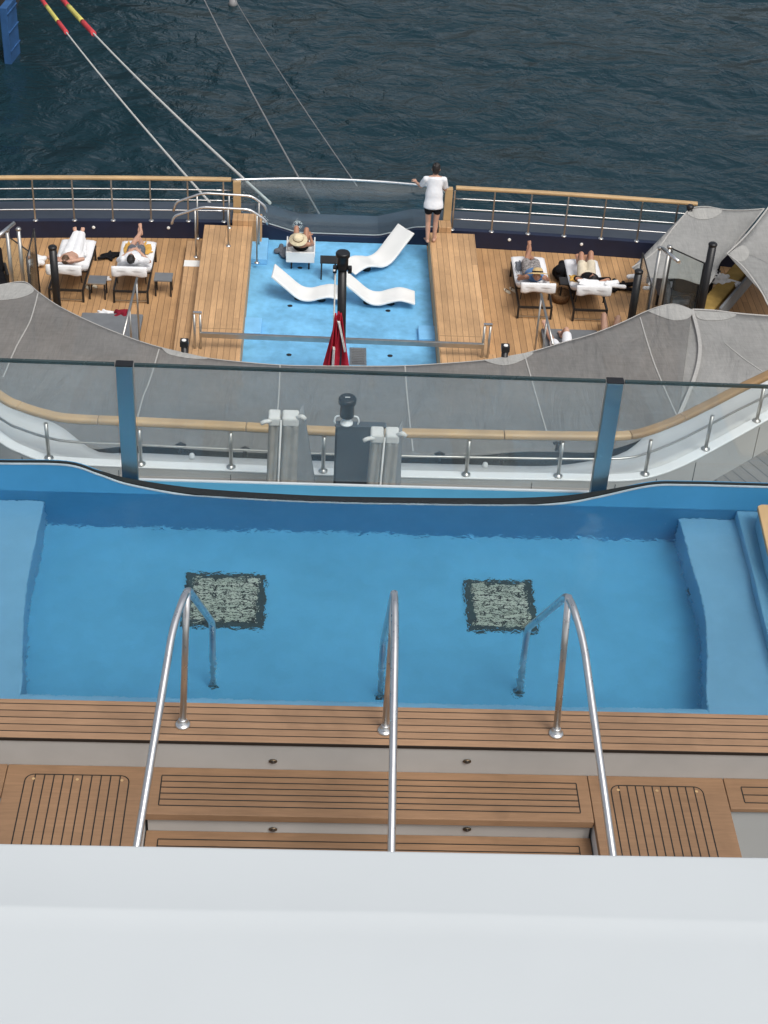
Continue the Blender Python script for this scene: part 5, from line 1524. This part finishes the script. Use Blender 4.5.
k = lambda y: frac(h2, 32.9, f2_, -21.5, y)
rope(h2, 32.9, aty(*h2, 32.9).z, f2_, -21.5, .036, 'right white mooring rope with yellow and red sleeves', sleeves=((k(28), k(17), 'chafe_red'), (k(17), k(3), 'chafe_yellow'), (k(3), k(-8), 'chafe_red')), sag=.25)
rope((323, 221), 32.4, 0, (190, -30), -19, .024, 'thin grey mooring line passing left of the mast', 'wire', sag=.2)
rope((357, 186), 33.2, 0, (218, -30), -19, .014, 'faintest thin grey mooring line right of the others', 'wire', sag=.2)
# pier and blue fender
fp = [at(4, 66, ZSEA), at(18, 62, ZSEA)]
pf = empty('pier_fender', (fp[0].x, fp[0].y, ZSEA), 'tall blue fender panel on the dark pier at top left', 'fender')
fx = at(8, 64, ZSEA); fx2 = at(17, 52, ZSEA)
d = (fx2 - fx); d.z = 0; d.normalize(); far_e = fx2 + d * .8
ztp = aty(6, 8, fx.y).z
at_parent(MB().bar(V((fx.x, fx.y, (ZSEA - .3 + ztp) / 2)), V((fx2.x, fx2.y, (ZSEA - .3 + ztp) / 2)), .35, ztp - ZSEA + .3).build('panel', 'blue_fender', bevel=.03), pf)
rb = MB()
for i in range(5):
    z = ZSEA + .6 + i * .9
    if z < ztp - .2: rb.bar(V((fx.x + .2 * d.y, fx.y - .2 * d.x, z)), V((fx2.x + .2 * d.y, fx2.y - .2 * d.x, z)), .05, .05)
at_parent(rb.build('ribs', 'blue_fender'), pf)
pr0 = empty('pier', (fx.x - 4, fx.y + 8, ZSEA), 'dark concrete pier on piles at the top left corner', 'pier')
at_parent(MB().bb(fx.x - 14, fx.x - 1.2, fx.y - 2, fx.y + 60, ZSEA + 2.6, ZSEA + 4.2).build('pier_deck', 'concrete', bevel=.1), pr0)
for i in range(9):
    at_parent(MB().tube([(fx.x - 2 - 4 * (i % 2), fx.y + 0 + 5 * (i // 2), ZSEA - 3), (fx.x - 2 - 4 * (i % 2), fx.y + 0 + 5 * (i // 2), ZSEA + 2.65)], .5, 14).build('pile', 'concrete'), pr0)
at_parent(MB().bb(fx.x - 30, fx.x - .75, fx.y + 6, fx.y + 75, ZSEA - 1, ZSEA + 24).build('quay_reflection_block', 'concrete', bevel=.2), pr0)  # tall block, mostly out of view, added for its dark reflection on the sea
at_parent(MB().bb(fx.x - 13.5, fx.x - 1.6, fx.y - 1.0, fx.y + 58, ZSEA + .4, ZSEA + 2.55).build('pier_skirt', 'concrete'), pr0)
b_ = at(233, 5, ZSEA)
bu = empty('small_buoy', b_, 'small pale float on the sea near the thin mooring line', 'buoy')
MB().lathe((0, 0, -.15), [(.05, 0), (.2, .1), (.24, .25), (.16, .42), (.04, .48)], 16).build('float', 'wire', bu)
MB().tube([(0, 0, .33), (0, 0, .55)], .02, 8).build('eye', 'wire', bu)

# ================================================================== LIGHT
W = bpy.data.worlds.new('World'); scene.world = W; W.use_nodes = True
nt = W.node_tree; bg = nt.nodes['Background']
sky = nt.nodes.new('ShaderNodeTexSky'); sky.sky_type = 'NISHITA'; sky.sun_disc = False
EL, AZ = math.radians(58), math.radians(150)     # azimuth clockwise from +Y
sky.sun_elevation = EL; sky.sun_rotation = AZ
sky.air_density = 1.0; sky.dust_density = 4.0; sky.ozone_density = 1.0; sky.altitude = 30
hs = nt.nodes.new('ShaderNodeHueSaturation'); hs.inputs['Saturation'].default_value = .45
nt.links.new(sky.outputs[0], hs.inputs['Color']); nt.links.new(hs.outputs[0], bg.inputs[0]); bg.inputs[1].default_value = .11
sl = bpy.data.lights.new('sun', 'SUN'); sl.energy = 1.3; sl.angle = math.radians(24); sl.color = (1, .97, .92)
so = bpy.data.objects.new('sun', sl); C.objects.link(so)
sdv = V((math.sin(AZ) * math.cos(EL), math.cos(AZ) * math.cos(EL), math.sin(EL)))
so.rotation_euler = sdv.to_track_quat('Z', 'Y').to_euler()
vs = scene.view_settings; vs.view_transform = 'Standard'; vs.look = 'None'; vs.gamma = 1; vs.use_curve_mapping = False
vs.exposure = 0.40
cy_ = scene.cycles
cy_.use_denoising = True; cy_.max_bounces = 12; cy_.transparent_max_bounces = 16; cy_.transmission_bounces = 8
cy_.caustics_refractive = True; cy_.caustics_reflective = True; cy_.sample_clamp_indirect = 6
